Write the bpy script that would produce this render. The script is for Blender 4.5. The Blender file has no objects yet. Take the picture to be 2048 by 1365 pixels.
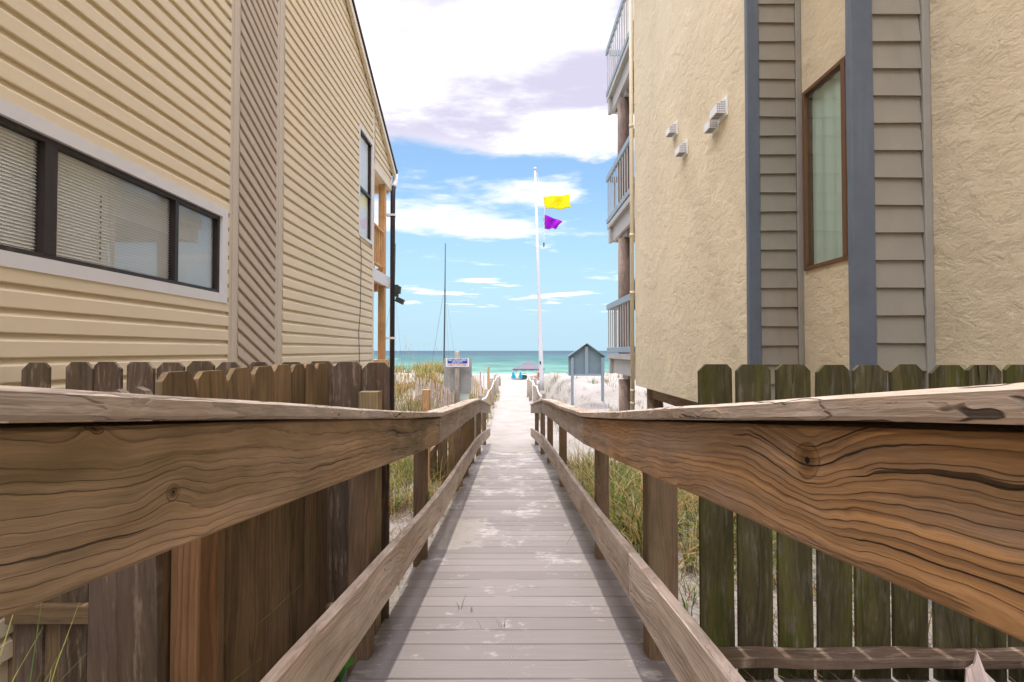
import bpy, math, random
from mathutils import Vector, noise as mn
R = random.Random(7)
C = bpy.context.scene.collection
CH = 3.4                                   # eye height above the sea; heights below are given relative to the eye
sin, cos, pi = math.sin, math.cos, math.pi

# ------------------------------------------------------------------ helpers
W = {}
class MB:
    """collects geometry in (x, y, h) and links it as one mesh object"""
    def __init__(s):
        s.v = []; s.f = []; s.bc = []; s.sd = []; s.col = []; s.mi = []
    def add(s, p, bc=(0, 0, 0), sd=0.0, col=(1, 1, 1)):
        s.v.append((p[0], p[1], p[2])); s.bc.append(bc); s.sd.append(sd); s.col.append(col)
        return len(s.v) - 1
    def face(s, ids, m=0):
        s.f.append(ids); s.mi.append(m)
    def quad(s, a, b, c, d, m=0, col=(1, 1, 1), sd=0.0):
        s.face([s.add(p, (p[1], p[2], p[0]), sd, col) for p in (a, b, c, d)], m)
    def box(s, x0, x1, y0, y1, z0, z1, axis=2, sd=None, cham=0.004):
        """a board with eased edges, grain along axis"""
        sd = R.random() * 50 if sd is None else sd
        c = ((x0 + x1) / 2, (y0 + y1) / 2, (z0 + z1) / 2); d = (abs(x1 - x0), abs(y1 - y0), abs(z1 - z0))
        E = [Vector((1, 0, 0)), Vector((0, 1, 0)), Vector((0, 0, 1))]
        o = [a for a in (0, 1, 2) if a != axis]
        if d[o[0]] < d[o[1]]: o.reverse()
        p0 = Vector(c) - E[axis] * d[axis] / 2; p1 = Vector(c) + E[axis] * d[axis] / 2
        s.sweep([p0, p1], E[o[0]], E[o[1]], d[o[0]], d[o[1]], sd, cham)
    def sweep(s, pts, Wv, Tv, w, t, sd=0.0, cham=0.004, u0=0.0, wob=0.0, scale=None):
        pts = [Vector(p) for p in pts]; Wv = Vector(Wv); Tv = Vector(Tv)
        c = min(cham, w * .3, t * .3); a, b = w / 2, t / 2
        cs = [(-a + c, -b), (a - c, -b), (a, -b + c), (a, b - c), (a - c, b), (-a + c, b), (-a, b - c), (-a, -b + c)]
        rings = []; u = u0
        for i, p in enumerate(pts):
            if i: u += (pts[i] - pts[i - 1]).length
            k = scale[i] if scale else 1.0
            ring = []
            for j, (e, g) in enumerate(cs):
                q = p + Wv * e * k + Tv * g * k
                if wob:
                    q += (Wv * mn.noise((u * 3.1, e * 20 + sd, g * 20)) + Tv * mn.noise((u * 2.7, e * 20 + 9, g * 20 + sd))) * wob
                ring.append(s.add(q, (u, e, g), sd))
            rings.append(ring)
        for r0, r1 in zip(rings, rings[1:]):
            for j in range(8):
                s.face([r0[j], r0[(j + 1) % 8], r1[(j + 1) % 8], r1[j]])
        s.face(rings[0][::-1]); s.face(rings[-1])
    def plain(s, x0, x1, y0, y1, z0, z1, m=0):
        P = [s.add((x, y, z), (y, z, x)) for x in (x0, x1) for y in (y0, y1) for z in (z0, z1)]
        for q in ((0, 1, 3, 2), (4, 6, 7, 5), (0, 4, 5, 1), (2, 3, 7, 6), (0, 2, 6, 4), (1, 5, 7, 3)):
            s.face([P[i] for i in q], m)
    def tube(s, pts, r, n=10, m=0, cap=True):
        pts = [Vector(p) for p in pts]; r = r if isinstance(r, (list, tuple)) else [r] * len(pts)
        rings = []; u = 0; sd = R.random() * 40
        for i, p in enumerate(pts):
            d = (pts[min(i + 1, len(pts) - 1)] - pts[max(i - 1, 0)]).normalized()
            x = d.orthogonal().normalized() if i == 0 else (x - d * x.dot(d)).normalized()
            y = d.cross(x)
            if i: u += (pts[i] - pts[i - 1]).length
            rings.append([s.add(p + x * cos(2 * pi * k / n) * r[i] + y * sin(2 * pi * k / n) * r[i],
                                (u, cos(2 * pi * k / n) * r[i], sin(2 * pi * k / n) * r[i]), sd) for k in range(n)])
        for a, b in zip(rings, rings[1:]):
            for k in range(n): s.face([a[k], a[(k + 1) % n], b[(k + 1) % n], b[k]], m)
        if cap: s.face(rings[0][::-1], m); s.face(rings[-1], m)
    def prism(s, poly, p0, ex, ey, ez, t, sd=0.0, m=0):
        """outline poly in the (ex, ey) plane at p0, thickness t along ez"""
        p0, ex, ey, ez = Vector(p0), Vector(ex), Vector(ey), Vector(ez)
        A = [s.add(p0 + ex * a + ey * b, (b, a, 0), sd) for a, b in poly]
        B = [s.add(p0 + ex * a + ey * b + ez * t, (b, a, t), sd) for a, b in poly]
        s.face(A[::-1], m); s.face(B, m); n = len(poly)
        for i in range(n): s.face([A[i], A[(i + 1) % n], B[(i + 1) % n], B[i]], m)
    def build(s, name, mats, parent=None, smooth=False, origin=None):
        o0 = W[parent] if parent else Vector(origin) if origin else Vector((0, 0, -CH))
        me = bpy.data.meshes.new(name)
        me.from_pydata([(v[0] - o0[0], v[1] - o0[1], v[2] - o0[2]) for v in s.v], [], s.f)
        at = me.attributes.new('bc', 'FLOAT_VECTOR', 'POINT'); at.data.foreach_set('vector', [c for b in s.bc for c in b])
        at = me.attributes.new('sd', 'FLOAT', 'POINT'); at.data.foreach_set('value', s.sd)
        if any(c != (1, 1, 1) for c in s.col):
            at = me.attributes.new('col', 'FLOAT_COLOR', 'POINT'); at.data.foreach_set('color', [x for c in s.col for x in (*c, 1.0)])
        for m in (mats if isinstance(mats, (list, tuple)) else [mats]): me.materials.append(m)
        me.polygons.foreach_set('material_index', s.mi)
        if smooth: me.polygons.foreach_set('use_smooth', [True] * len(me.polygons))
        me.update()
        o = bpy.data.objects.new(name, me); C.objects.link(o)
        if parent: o.parent = parent
        else: o.location = (o0[0], o0[1], o0[2] + CH)
        W[o] = Vector(o0)
        return o
def thing(name, label, cat, loc, group=None):
    o = bpy.data.objects.new(name, None); C.objects.link(o); o.empty_display_size = .2
    o.location = (loc[0], loc[1], loc[2] + CH); W[o] = Vector(loc)
    return tag(o, label, cat, group)
def tag(o, label=None, cat=None, group=None, kind=None):
    if label: o['label'] = label
    if cat: o['category'] = cat
    if group: o['group'] = group
    if kind: o['kind'] = kind
    return o
def ss(a, b, x):
    t = max(0., min(1., (x - a) / (b - a))); return t * t * (3 - 2 * t)
def lerp_tab(tab, x):
    if x <= tab[0][0]: return tab[0][1]
    for (a, p), (b, q) in zip(tab, tab[1:]):
        if x <= b: return p + (q - p) * (x - a) / (b - a)
    return tab[-1][1]

# ------------------------------------------------------------------ materials
class NT:
    def __init__(s, name):
        s.mat = bpy.data.materials.new(name); s.mat.use_nodes = True; s.t = s.mat.node_tree
        s.p = s.t.nodes['Principled BSDF']; s.out = s.t.nodes['Material Output']
        s.p.inputs['Roughness'].default_value = .85; s.p.inputs['Specular IOR Level'].default_value = .25
    def put(s, sock, v):
        if hasattr(v, 'links') or hasattr(v, 'is_linked'): s.t.links.new(v, sock)
        else:
            if isinstance(v, (tuple, list)) and len(v) == 3 and sock.type == 'RGBA': v = (*v, 1)
            sock.default_value = v
    def node(s, ty, **kw):
        n = s.t.nodes.new(ty)
        for k, v in kw.items(): setattr(n, k, v)
        return n
    def m(s, op, a, b=0.0, c=0.0, clamp=False):
        n = s.node('ShaderNodeMath', operation=op, use_clamp=clamp)
        for i, v in enumerate((a, b, c)): s.put(n.inputs[i], v)
        return n.outputs[0]
    def xyz(s, x=0.0, y=0.0, z=0.0):
        n = s.node('ShaderNodeCombineXYZ')
        for i, v in enumerate((x, y, z)): s.put(n.inputs[i], v)
        return n.outputs[0]
    def sep(s, v):
        n = s.node('ShaderNodeSeparateXYZ'); s.put(n.inputs[0], v); return n.outputs
    def noise(s, vec, scale=1.0, detail=3.0, rough=.5, dist=0.0, color=False):
        n = s.node('ShaderNodeTexNoise'); s.put(n.inputs['Vector'], vec)
        for k, v in (('Scale', scale), ('Detail', detail), ('Roughness', rough), ('Distortion', dist)): s.put(n.inputs[k], v)
        return n.outputs['Color' if color else 'Fac']
    def voro(s, vec, scale=1.0, feature='F1', out='Distance'):
        n = s.node('ShaderNodeTexVoronoi', feature=feature); s.put(n.inputs['Vector'], vec); s.put(n.inputs['Scale'], scale)
        return n.outputs[out]
    def step(s, x, a, b, lo=0.0, hi=1.0):
        n = s.node('ShaderNodeMapRange', interpolation_type='SMOOTHSTEP')
        for i, v in enumerate((x, a, b, lo, hi)): s.put(n.inputs[i], v)
        return n.outputs[0]
    def mix(s, f, a, b, mode='MIX'):
        n = s.node('ShaderNodeMix', data_type='RGBA', blend_type=mode)
        s.put(n.inputs[0], f); s.put(n.inputs[6], a); s.put(n.inputs[7], b); return n.outputs[2]
    def attr(s, name, out='Vector'):
        return s.node('ShaderNodeAttribute', attribute_name=name).outputs[out]
    def obj(s): return s.node('ShaderNodeTexCoord').outputs['Object']
    def pos(s): return s.node('ShaderNodeNewGeometry').outputs['Position']
    def bump(s, h, strength=.5, dist=.01):
        n = s.node('ShaderNodeBump'); s.put(n.inputs['Strength'], strength); s.put(n.inputs['Distance'], dist); s.put(n.inputs['Height'], h)
        s.t.links.new(n.outputs[0], s.p.inputs['Normal'])
    def base(s, c): s.put(s.p.inputs['Base Color'], c); return s
    def set(s, **kw):
        for k, v in kw.items(): s.put(s.p.inputs[k.replace('_', ' ')], v)
        return s

def wood(name, early, late, grey, gmix=.4, algae=(.06, .065, .02), amix=.3, freq=70, knots=(), auto=True, bump=.5,
         ring=.75, fiber=.75, crack=.75, blotch=.45, dapple=None, wander=.10, tanmix=None, streak=1.1, pith=.03, gain=1.5):
    early, late, grey = [tuple(min(.8, c * gain) for c in q) for q in (early, late, grey)]; algae = tuple(c * (.4 + .6 * gain) for c in algae)
    g = NT(name); bc = g.attr('bc'); sd = g.attr('sd', 'Fac'); u, v, w = g.sep(bc)
    so = g.m('MULTIPLY', sd, 7.31)
    n1 = g.m('SUBTRACT', g.noise(g.xyz(g.m('MULTIPLY', u, .9), so, 0), 1, 2), .5)
    n2 = g.m('SUBTRACT', g.noise(g.xyz(g.m('MULTIPLY', u, .55), so, 5.5), 1, 1), .5)
    n3 = g.m('SUBTRACT', g.noise(g.xyz(g.m('MULTIPLY', u, 5.0), g.m('MULTIPLY_ADD', v, 9.0, so), g.m('MULTIPLY', w, 9.0)), 1, 3, .55), .5)
    a = g.m('ADD', g.m('MULTIPLY_ADD', n1, wander * 2.2, g.m('ADD', v, pith)), g.m('MULTIPLY', n3, .035))
    b = g.m('ADD', g.m('MULTIPLY_ADD', n2, .16, w), .02)
    F = g.m('SQRT', g.m('ADD', g.m('MULTIPLY', a, a), g.m('MULTIPLY', b, b)))
    kmask = None; kring = None
    def addknot(d, s, amp):
        nonlocal F, kmask, kring
        e = g.m('POWER', 2.718, g.m('MULTIPLY', g.m('MULTIPLY', d, d), -1.0 / (s * 2.0) ** 2))
        F = g.m('ADD', F, g.m('MULTIPLY', e, amp))
        k = g.step(d, s * .62, s * .5)
        kmask = k if kmask is None else g.m('MAXIMUM', kmask, k)
        r = g.m('MULTIPLY_ADD', g.m('SINE', g.m('MULTIPLY_ADD', n3, 9.0, g.m('MULTIPLY', d, 9.0 / s))), .5, .5)
        h = g.step(d, s * .16, s * .08)
        kr = g.m('MAXIMUM', g.m('MAXIMUM', g.m('MULTIPLY', r, .55), h), g.m('MULTIPLY', g.m('MULTIPLY', g.step(d, s * .45, s * .55), .95), g.step(n3, -.12, .08)))
        kring = kr if kring is None else g.m('ADD', g.m('MULTIPLY', kr, k), g.m('MULTIPLY', kring, g.m('SUBTRACT', 1.0, k)))
    wj = g.m('MULTIPLY', n3, .045)
    for ku, kv, ks in knots:
        du = g.m('MULTIPLY', g.m('SUBTRACT', g.m('ADD', u, wj), ku), .8); dv = g.m('SUBTRACT', g.m('ADD', v, wj), kv)
        addknot(g.m('SQRT', g.m('ADD', g.m('MULTIPLY', du, du), g.m('MULTIPLY', dv, dv))), ks, ks * .85)
    if auto:
        vv = g.xyz(g.m('MULTIPLY', u, 1.6), g.m('MULTIPLY_ADD', g.m('ADD', v, w), 5.0, so), 0.5)
        vn = g.node('ShaderNodeTexVoronoi'); g.put(vn.inputs['Vector'], vv); g.put(vn.inputs['Scale'], 1.0)
        cr = g.sep(vn.outputs['Color'])[0]
        d = g.m('ADD', g.m('MULTIPLY', vn.outputs['Distance'], .30), g.m('MULTIPLY', g.m('GREATER_THAN', cr, .42), 9.0))
        addknot(d, .026, .04)
    fine = g.noise(g.xyz(g.m('MULTIPLY', u, 9.0), g.m('MULTIPLY_ADD', F, 230.0, so), g.m('MULTIPLY', w, 160.0)), 1, 4, .7)
    med = g.noise(g.xyz(g.m('MULTIPLY', u, 2.2), g.m('MULTIPLY_ADD', v, 40.0, so), g.m('MULTIPLY', w, 40.0)), 1, 3, .6)
    irr = g.noise(g.xyz(g.m('MULTIPLY', F, 26.0), so, g.m('MULTIPLY', u, .4)), 1, 2, .6)
    str_ = g.noise(g.xyz(g.m('MULTIPLY', u, 1.1), g.m('MULTIPLY_ADD', F, 70.0, so), g.m('MULTIPLY', w, 30.0)), 1, 4, .65)
    rr = g.m('FRACT', g.m('ADD', g.m('ADD', g.m('MULTIPLY', F, freq * 1.25), g.m('MULTIPLY', med, .8)), g.m('MULTIPLY', irr, 2.2)))
    t = g.m('MULTIPLY', g.m('POWER', rr, 2.2), g.step(rr, 1.0, .90))
    ramt = g.m('MULTIPLY', t, g.m('MULTIPLY_ADD', med, .9, ring - .45), clamp=True)
    col = g.mix(ramt, early, late)
    big = g.noise(g.xyz(g.m('MULTIPLY', u, 1.4), g.m('MULTIPLY_ADD', v, 7.0, so), g.m('MULTIPLY', w, 7.0)), 1, 4, .6)
    big2 = g.noise(g.xyz(g.m('MULTIPLY_ADD', u, 1.1, so), g.m('MULTIPLY_ADD', v, 4.0, 3.0), so), 1, 4, .62)
    col = g.mix(g.m('MULTIPLY', g.step(big, .32, .60), gmix, clamp=True), col, grey)
    if tanmix: col = g.mix(g.m('MULTIPLY', g.step(big2, .48, .66), tanmix[1]), col, tanmix[0])
    col = g.mix(g.m('MULTIPLY', g.step(big2, .44, .72), amix, clamp=True), col, algae)
    dk = g.m('MULTIPLY_ADD', g.m('MULTIPLY', g.m('SUBTRACT', fine, .5), 1.0), fiber, 1.0)
    dk = g.m('MULTIPLY', dk, g.m('MULTIPLY_ADD', g.m('SUBTRACT', g.noise(g.xyz(g.m('MULTIPLY', u, 3.0), g.m('MULTIPLY_ADD', v, 12.0, so), w), 1, 4, .6), .5), blotch * 2, 1.0))
    dk = g.m('MULTIPLY', dk, g.m('MULTIPLY_ADD', g.m('SUBTRACT', str_, .5), streak, 1.0))
    dk = g.m('MULTIPLY', dk, g.m('MULTIPLY_ADD', g.noise(g.xyz(so, 3.3, 1.1), 1, 0), .9, .55))
    ck = g.noise(g.xyz(g.m('MULTIPLY', u, 1.3), g.m('MULTIPLY_ADD', F, 120.0, so), g.m('MULTIPLY', w, 30.0)), 1, 2, .5)
    ckm = g.step(ck, crack - .015, crack + .012)
    lines = g.m('MULTIPLY', g.step(rr, .93, .99), g.step(med, .5, .62))
    ckm = g.m('MAXIMUM', ckm, g.m('MULTIPLY', lines, .38))
    dk = g.m('MULTIPLY', dk, g.m('MULTIPLY_ADD', ckm, -.78, 1.0))
    if dapple:
        dp = g.noise(g.xyz(g.m('MULTIPLY', u, 6.0), g.m('MULTIPLY_ADD', v, 38.0, so), w), 1, 4, .65)
        col = g.mix(g.step(dp, .52, .68), col, dapple)
    if kmask is not None:
        kc = g.mix(kring, tuple(x * .75 for x in early), (.018, .010, .007))
        col = g.mix(kmask, col, kc)
    col = g.mix(1.0, col, g.xyz(dk, dk, dk), 'MULTIPLY')
    g.base(col).set(Roughness=.82, Specular_IOR_Level=.2)
    hh = g.m('ADD', g.m('ADD', g.m('MULTIPLY', ramt, .75), g.m('MULTIPLY', fine, .3)), g.m('MULTIPLY', str_, .5))
    hh = g.m('SUBTRACT', hh, g.m('MULTIPLY', ckm, 1.3))
    if kmask is not None: hh = g.m('SUBTRACT', hh, g.m('MULTIPLY', kmask, g.m('MULTIPLY', kring, .9)))
    g.bump(hh, bump, .006)
    return g.mat

def paint(name, col, rough=.6, var=.12, scale=6.0, bump=.08, spec=.3, dirt=None):
    g = NT(name); p = g.obj()
    n = g.noise(p, scale, 5, .6); k = g.m('MULTIPLY_ADD', g.m('SUBTRACT', n, .5), var * 2, 1.0)
    c = g.mix(1.0, col, g.xyz(k, k, k), 'MULTIPLY')
    if dirt:
        x, y, z = g.sep(p)
        st = g.noise(g.xyz(g.m('MULTIPLY', x, 9.), g.m('MULTIPLY', y, 9.), g.m('MULTIPLY', z, .9)), 1, 4, .65)
        c = g.mix(g.m('MULTIPLY', g.step(st, .5, .75), dirt[1]), c, dirt[0])
    g.base(c).set(Roughness=rough, Specular_IOR_Level=spec)
    if bump: g.bump(g.noise(p, scale * 14, 4, .6), bump, .004)
    return g.mat

M = {}
M['rail_near'] = wood('handrail_wood_golden', (.32, .178, .074), (.125, .064, .030), (.23, .165, .115), .75, amix=.10, freq=62,
                      knots=[(1.5 + .806, .040, .050)], auto=False, bump=1.0, ring=.85, crack=.685, wander=.05, tanmix=((.40, .20, .055), .45), streak=1.5, pith=.085, gain=1.8)
M['rail_far'] = wood('handrail_wood_olive', (.255, .165, .088), (.12, .075, .042), (.225, .162, .105), .6, algae=(.080, .064, .022), amix=.9, freq=55,
                     knots=[(1.5 + .765, -.008, .022), (1.5 + .625, .094, .016)], auto=False, bump=.8, ring=.85, crack=.685, wander=.06, streak=1.4, pith=-.10, gain=1.55)
M['rail_cap'] = wood('handrail_cap_wood', (.34, .255, .185), (.13, .09, .062), (.36, .30, .25), .8, amix=.30, freq=60, auto=True, bump=.9, ring=.95, crack=.68)
M['rail'] = wood('railing_wood', gain=1.15, early=(.36, .275, .205), late=(.19, .14, .105), grey=(.40, .335, .275), gmix=.75, algae=(.16, .14, .07), amix=.35, freq=60, bump=.5, crack=.71)
M['post'] = wood('post_wood', (.21, .13, .072), (.11, .065, .036), (.19, .145, .105), .45, gain=1.1, amix=.45, freq=60, bump=.5)
M['post_pale'] = wood('pale_post_wood', (.27, .20, .10), (.15, .10, .05), (.25, .20, .13), .5, gain=1.0, algae=(.10, .10, .03), amix=.8, freq=60, bump=.4, auto=False)
M['post_red'] = wood('reddish_post_wood', (.21, .105, .045), (.085, .040, .018), (.14, .085, .045), .35, amix=.25, freq=48, bump=.5,
                     knots=[(.55, .0, .02)], auto=False)
M['picket_green'] = wood('mossy_picket_wood', (.075, .062, .022), (.040, .032, .012), (.085, .075, .05), .3, algae=(.060, .066, .010), amix=.95, freq=40, bump=.5, blotch=1.0, dapple=(.10, .085, .06), tanmix=((.10, .055, .03), .5), gain=.8)
M['picket_brown'] = wood('weathered_picket_wood', (.098, .062, .038), (.040, .025, .016), (.135, .10, .074), .5, algae=(.06, .055, .02), amix=.4, freq=40, bump=.4, blotch=.6, dapple=(.22, .165, .115), gain=1.05)
M['picket_plank'] = wood('brown_plank_wood', (.165, .105, .050), (.070, .042, .022), (.165, .12, .072), .4, algae=(.05, .05, .015), amix=.5, freq=40, bump=.3, gain=1.3)
M['balcony_wood'] = wood('treated_pine_wood', (.40, .235, .105), (.25, .13, .055), (.34, .23, .13), .4, amix=.15, freq=50, bump=.3)
M['dune_post'] = wood('grey_dune_post_wood', (.22, .185, .14), (.12, .095, .07), (.26, .235, .20), .6, amix=.35, freq=50, bump=.5)
M['log'] = wood('log_pile_wood', (.17, .115, .085), (.08, .05, .038), (.19, .15, .125), .6, amix=.1, freq=45, bump=.6, blotch=.6)

def deck_mat():
    g = NT('deck_board_composite'); p = g.pos(); x, y, z = g.sep(p); sd = g.attr('sd', 'Fac')
    k = g.noise(g.xyz(g.m('MULTIPLY', sd, 5.1), .3, .2), 1, 0)
    c = g.mix(g.step(k, .3, .7), (.195, .171, .157), (.245, .216, .199))
    gr = g.noise(g.xyz(g.m('MULTIPLY', x, 3.0), g.m('MULTIPLY', y, 90.), sd), 1, 4, .6)
    gk = g.m('MULTIPLY_ADD', gr, .36, .82); c = g.mix(1.0, c, g.xyz(gk, gk, gk), 'MULTIPLY')
    dust = g.noise(g.xyz(g.m('MULTIPLY', x, 2.4), g.m('MULTIPLY', y, 1.6), 0), 1, 6, .68)
    dust2 = g.noise(g.xyz(g.m('MULTIPLY', x, 11.), g.m('MULTIPLY', y, 18.), 2.), 1, 5, .7)
    far = g.step(y, 2.2, 9.0)
    f = g.m('MULTIPLY', g.step(g.m('ADD', dust, g.m('MULTIPLY', dust2, .55)), g.m('MULTIPLY_ADD', far, -.14, .84), g.m('MULTIPLY_ADD', far, -.05, 1.0)), .8)
    bc = g.attr('bc'); bu, be, bw_ = g.sep(bc)
    for u0 in (.105, .628, 1.15):
        du = g.m('SUBTRACT', bu, u0); de = g.m('SUBTRACT', g.m('ABSOLUTE', be), .043)
        d = g.m('SQRT', g.m('ADD', g.m('MULTIPLY', du, du), g.m('MULTIPLY', de, de)))
        c = g.mix(g.m('MULTIPLY', g.step(d, .0075, .004), .75), c, (.06, .05, .045)); c = g.mix(g.step(d, .004, .002), c, (.42, .39, .36))
    c = g.mix(f, c, (.46, .43, .39))
    g.base(c).set(Roughness=.7, Specular_IOR_Level=.3); g.bump(g.m('ADD', gr, g.m('MULTIPLY', f, .6)), .25, .003)
    return g.mat
M['deck'] = deck_mat()

def sand_mat():
    g = NT('white_quartz_sand'); p = g.pos()
    n = g.noise(p, 1.3, 6, .65); n2 = g.noise(p, 14, 5, .7)
    c = g.mix(g.step(n, .35, .7), (.315, .29, .262), (.265, .237, .20))
    c = g.mix(g.m('MULTIPLY', g.step(n2, .60, .74), .35), c, (.36, .28, .20))
    sp = g.noise(p, 60, 3, .6); c = g.mix(g.m('MULTIPLY', g.step(sp, .66, .72), .5), c, (.22, .15, .09))
    g.base(c).set(Roughness=.95, Specular_IOR_Level=.1)
    b = g.m('ADD', g.m('MULTIPLY', g.noise(p, 5, 4, .6), 1.0), g.m('MULTIPLY', g.noise(p, 45, 3, .6), .25))
    g.bump(b, .7, .05)
    return g.mat
M['sand'] = sand_mat()

def water_mat():
    g = NT('sea_water'); p = g.pos(); x, y, z = g.sep(p)
    sh = g.m('DIVIDE', 72.0, y)
    wv = g.noise(g.xyz(g.m('MULTIPLY', x, .09), g.m('MULTIPLY', y, .05), 0), 1, 5, .65)
    wv2 = g.noise(g.xyz(g.m('MULTIPLY', x, .012), g.m('MULTIPLY', y, .006), 4.), 1, 4, .6)
    sh2 = g.m('ADD', sh, g.m('MULTIPLY', g.m('SUBTRACT', wv2, .5), .30))
    c = g.mix(g.step(sh2, .02, .30), (.020, .047, .072), (.030, .097, .095))
    c = g.mix(g.step(sh2, .30, .80), c, (.078, .19, .145))
    c = g.mix(g.step(sh2, .84, 1.05), c, (.17, .28, .22))
    k = g.m('MULTIPLY_ADD', g.step(wv, .35, .66), .55, .70); c = g.mix(1.0, c, g.xyz(k, k, k), 'MULTIPLY')
    fo = g.noise(g.xyz(g.m('MULTIPLY', x, .11), g.m('MULTIPLY', y, .045), 9.), 1, 5, .62)
    band = g.m('MULTIPLY', g.step(sh, .22, .42), g.step(sh, 1.02, .7))
    c = g.mix(g.m('MULTIPLY', g.step(fo, .665, .70), band), c, (.80, .84, .84))
    edge = g.m('MULTIPLY', g.step(g.m('ADD', sh, g.m('MULTIPLY', g.m('SUBTRACT', wv, .5), .08)), .985, 1.0), .8)
    c = g.mix(edge, c, (.85, .87, .85))
    g.base(c).set(Roughness=.5, Specular_IOR_Level=.10); g.bump(wv, .35, .5)
    return g.mat
M['water'] = water_mat()

def stucco_mat():
    g = NT('skip_trowel_stucco'); p = g.obj()
    x, y, z = g.sep(p); q = g.xyz(x, g.m('MULTIPLY', y, .8), g.m('MULTIPLY', z, 1.35))
    a = g.noise(q, 8.0, 8, .68, .35); b = g.noise(q, 19.0, 6, .7, .25); f = g.noise(p, 90, 3, .6); mask = g.step(g.noise(p, 1.1, 3, .6), .36, .60)
    h = g.m('MULTIPLY', g.m('MINIMUM', a, .53), g.m('MULTIPLY_ADD', mask, 2.0, 1.0))
    h = g.m('ADD', g.m('ADD', h, g.m('MULTIPLY', g.m('MINIMUM', b, .55), .8)), g.m('MULTIPLY', f, .06))
    n = g.noise(p, .7, 5, .6); k = g.m('MULTIPLY_ADD', n, .14, .93)
    c = g.mix(1.0, (.70, .595, .405), g.xyz(k, k, k), 'MULTIPLY')
    x, y, z = g.sep(p)
    st = g.noise(g.xyz(g.m('MULTIPLY', x, 3.), g.m('MULTIPLY', y, 3.), g.m('MULTIPLY', z, .35)), 1, 4, .6)
    c = g.mix(g.m('MULTIPLY', g.step(st, .52, .72), .15), c, (.55, .44, .34))
    g.base(c).set(Roughness=.9, Specular_IOR_Level=.15); g.bump(h, .72, .022)
    return g.mat
M['stucco'] = stucco_mat()

def siding_mat(name, col):
    g = NT(name); p = g.obj(); x, y, z = g.sep(p)
    n = g.noise(g.xyz(x, g.m('MULTIPLY', y, .8), g.m('MULTIPLY', z, 2.5)), 1.0, 5, .6); k = g.m('MULTIPLY_ADD', n, .22, .89)
    c = g.mix(1.0, col, g.xyz(k, k, k), 'MULTIPLY')
    gr = g.noise(g.xyz(x, g.m('MULTIPLY', y, 6.), g.m('MULTIPLY', z, 150.)), 1, 3, .6)
    g.base(c).set(Roughness=.5, Specular_IOR_Level=.35); g.bump(gr, .08, .003)
    return g.mat
M['vinyl'] = siding_mat('cream_vinyl_siding', (.70, .585, .395))
M['vinyl_tan'] = siding_mat('tan_vinyl_siding', (.50, .405, .305))
M['vinyl_trim'] = paint('tan_vinyl_trim', (.55, .465, .36), .5, .06, 4, 0)
M['cream'] = paint('cream_trim_paint', (.72, .64, .50), .5, .07, 4, 0)
M['white_trim'] = paint('white_aluminium_trim', (.68, .66, .64), .45, .07, 5, 0)
M['white'] = paint('white_pvc', (.80, .80, .78), .4, .05, 6, 0, dirt=((.5, .45, .38), .3))
M['bronze'] = paint('dark_bronze_frame', (.030, .022, .020), .4, .3, 12, .1, dirt=((.12, .09, .06), .4))
M['brown_alu'] = paint('brown_aluminium_frame', (.16, .085, .045), .4, .15, 9, 0)
M['shingle'] = paint('brown_roof_shingle', (.07, .055, .05), .9, .3, 20, .3)
M['lap'] = paint('taupe_lap_siding', (.285, .258, .20), .65, .14, 5, .18, dirt=((.20, .19, .15), .35))
M['lap_trim'] = paint('grey_trim_board', (.30, .285, .24), .65, .14, 5, .18)
M['blue'] = paint('slate_blue_trim', (.115, .135, .158), .55, .2, 7, .35, dirt=((.17, .19, .205), .5))
M['blue_rail'] = paint('blue_grey_rail_paint', (.27, .335, .37), .55, .12, 7, .1)
M['greige'] = paint('grey_balcony_paint', (.44, .42, .385), .6, .12, 6, .1, dirt=((.30, .27, .22), .4))
M['pvc_cream'] = paint('cream_pipe', (.66, .56, .37), .45, .08, 4, 0, dirt=((.45, .32, .16), .4))
M['kiosk'] = paint('blue_grey_plywood', (.19, .26, .285), .65, .15, 6, .1)
M['dark'] = paint('dark_interior', (.012, .012, .012), .9, 0, 3, 0)
M['vent_gap'] = paint('vent_louvre_gap', (.30, .29, .28), .7, .1, 9, 0)
M['downspout'] = paint('dark_brown_downspout', (.035, .028, .035), .45, .2, 6, 0)
M['gutter'] = paint('maroon_gutter', (.07, .03, .03), .45, .2, 6, 0)
M['sign_back'] = paint('grey_sign_panel', (.30, .30, .285), .7, .1, 5, 0)
M['sign_white'] = paint('white_sign_face', (.80, .80, .80), .5, .04, 5, 0)
M['sign_blue'] = paint('blue_sign_face', (.015, .07, .34), .5, .05, 5, 0)
M['sign_red'] = paint('red_sign_lettering', (.45, .06, .05), .5, .05, 5, 0)
M['sign_pale'] = paint('pale_green_sign_panel', (.55, .62, .57), .6, .06, 5, 0)
M['pole'] = paint('white_flagpole', (.55, .55, .55), .4, .05, 3, 0)
M['mast'] = paint('dark_mast', (.05, .06, .055), .5, .2, 3, 0)
M['black'] = paint('black_fitting', (.02, .02, .02), .5, .1, 8, 0)
M['cable'] = paint('grey_cable', (.06, .055, .05), .6, .1, 8, 0)
M['rope'] = paint('weathered_rope', (.68, .63, .55), .9, .15, 20, .2)
M['canopy'] = paint('grey_tent_fabric', (.12, .11, .13), .8, .12, 2, 0)
M['metal'] = paint('tent_frame', (.45, .45, .45), .4, .1, 5, 0)
M['towel'] = paint('turquoise_towel', (.03, .40, .52), .9, .1, 6, 0)
M['red'] = paint('red_fabric', (.42, .03, .045), .85, .1, 6, 0)
M['green_fab'] = paint('dark_green_fabric', (.04, .10, .085), .85, .15, 6, 0)
M['skin'] = paint('skin', (.45, .27, .19), .6, .06, 6, 0)
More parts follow.
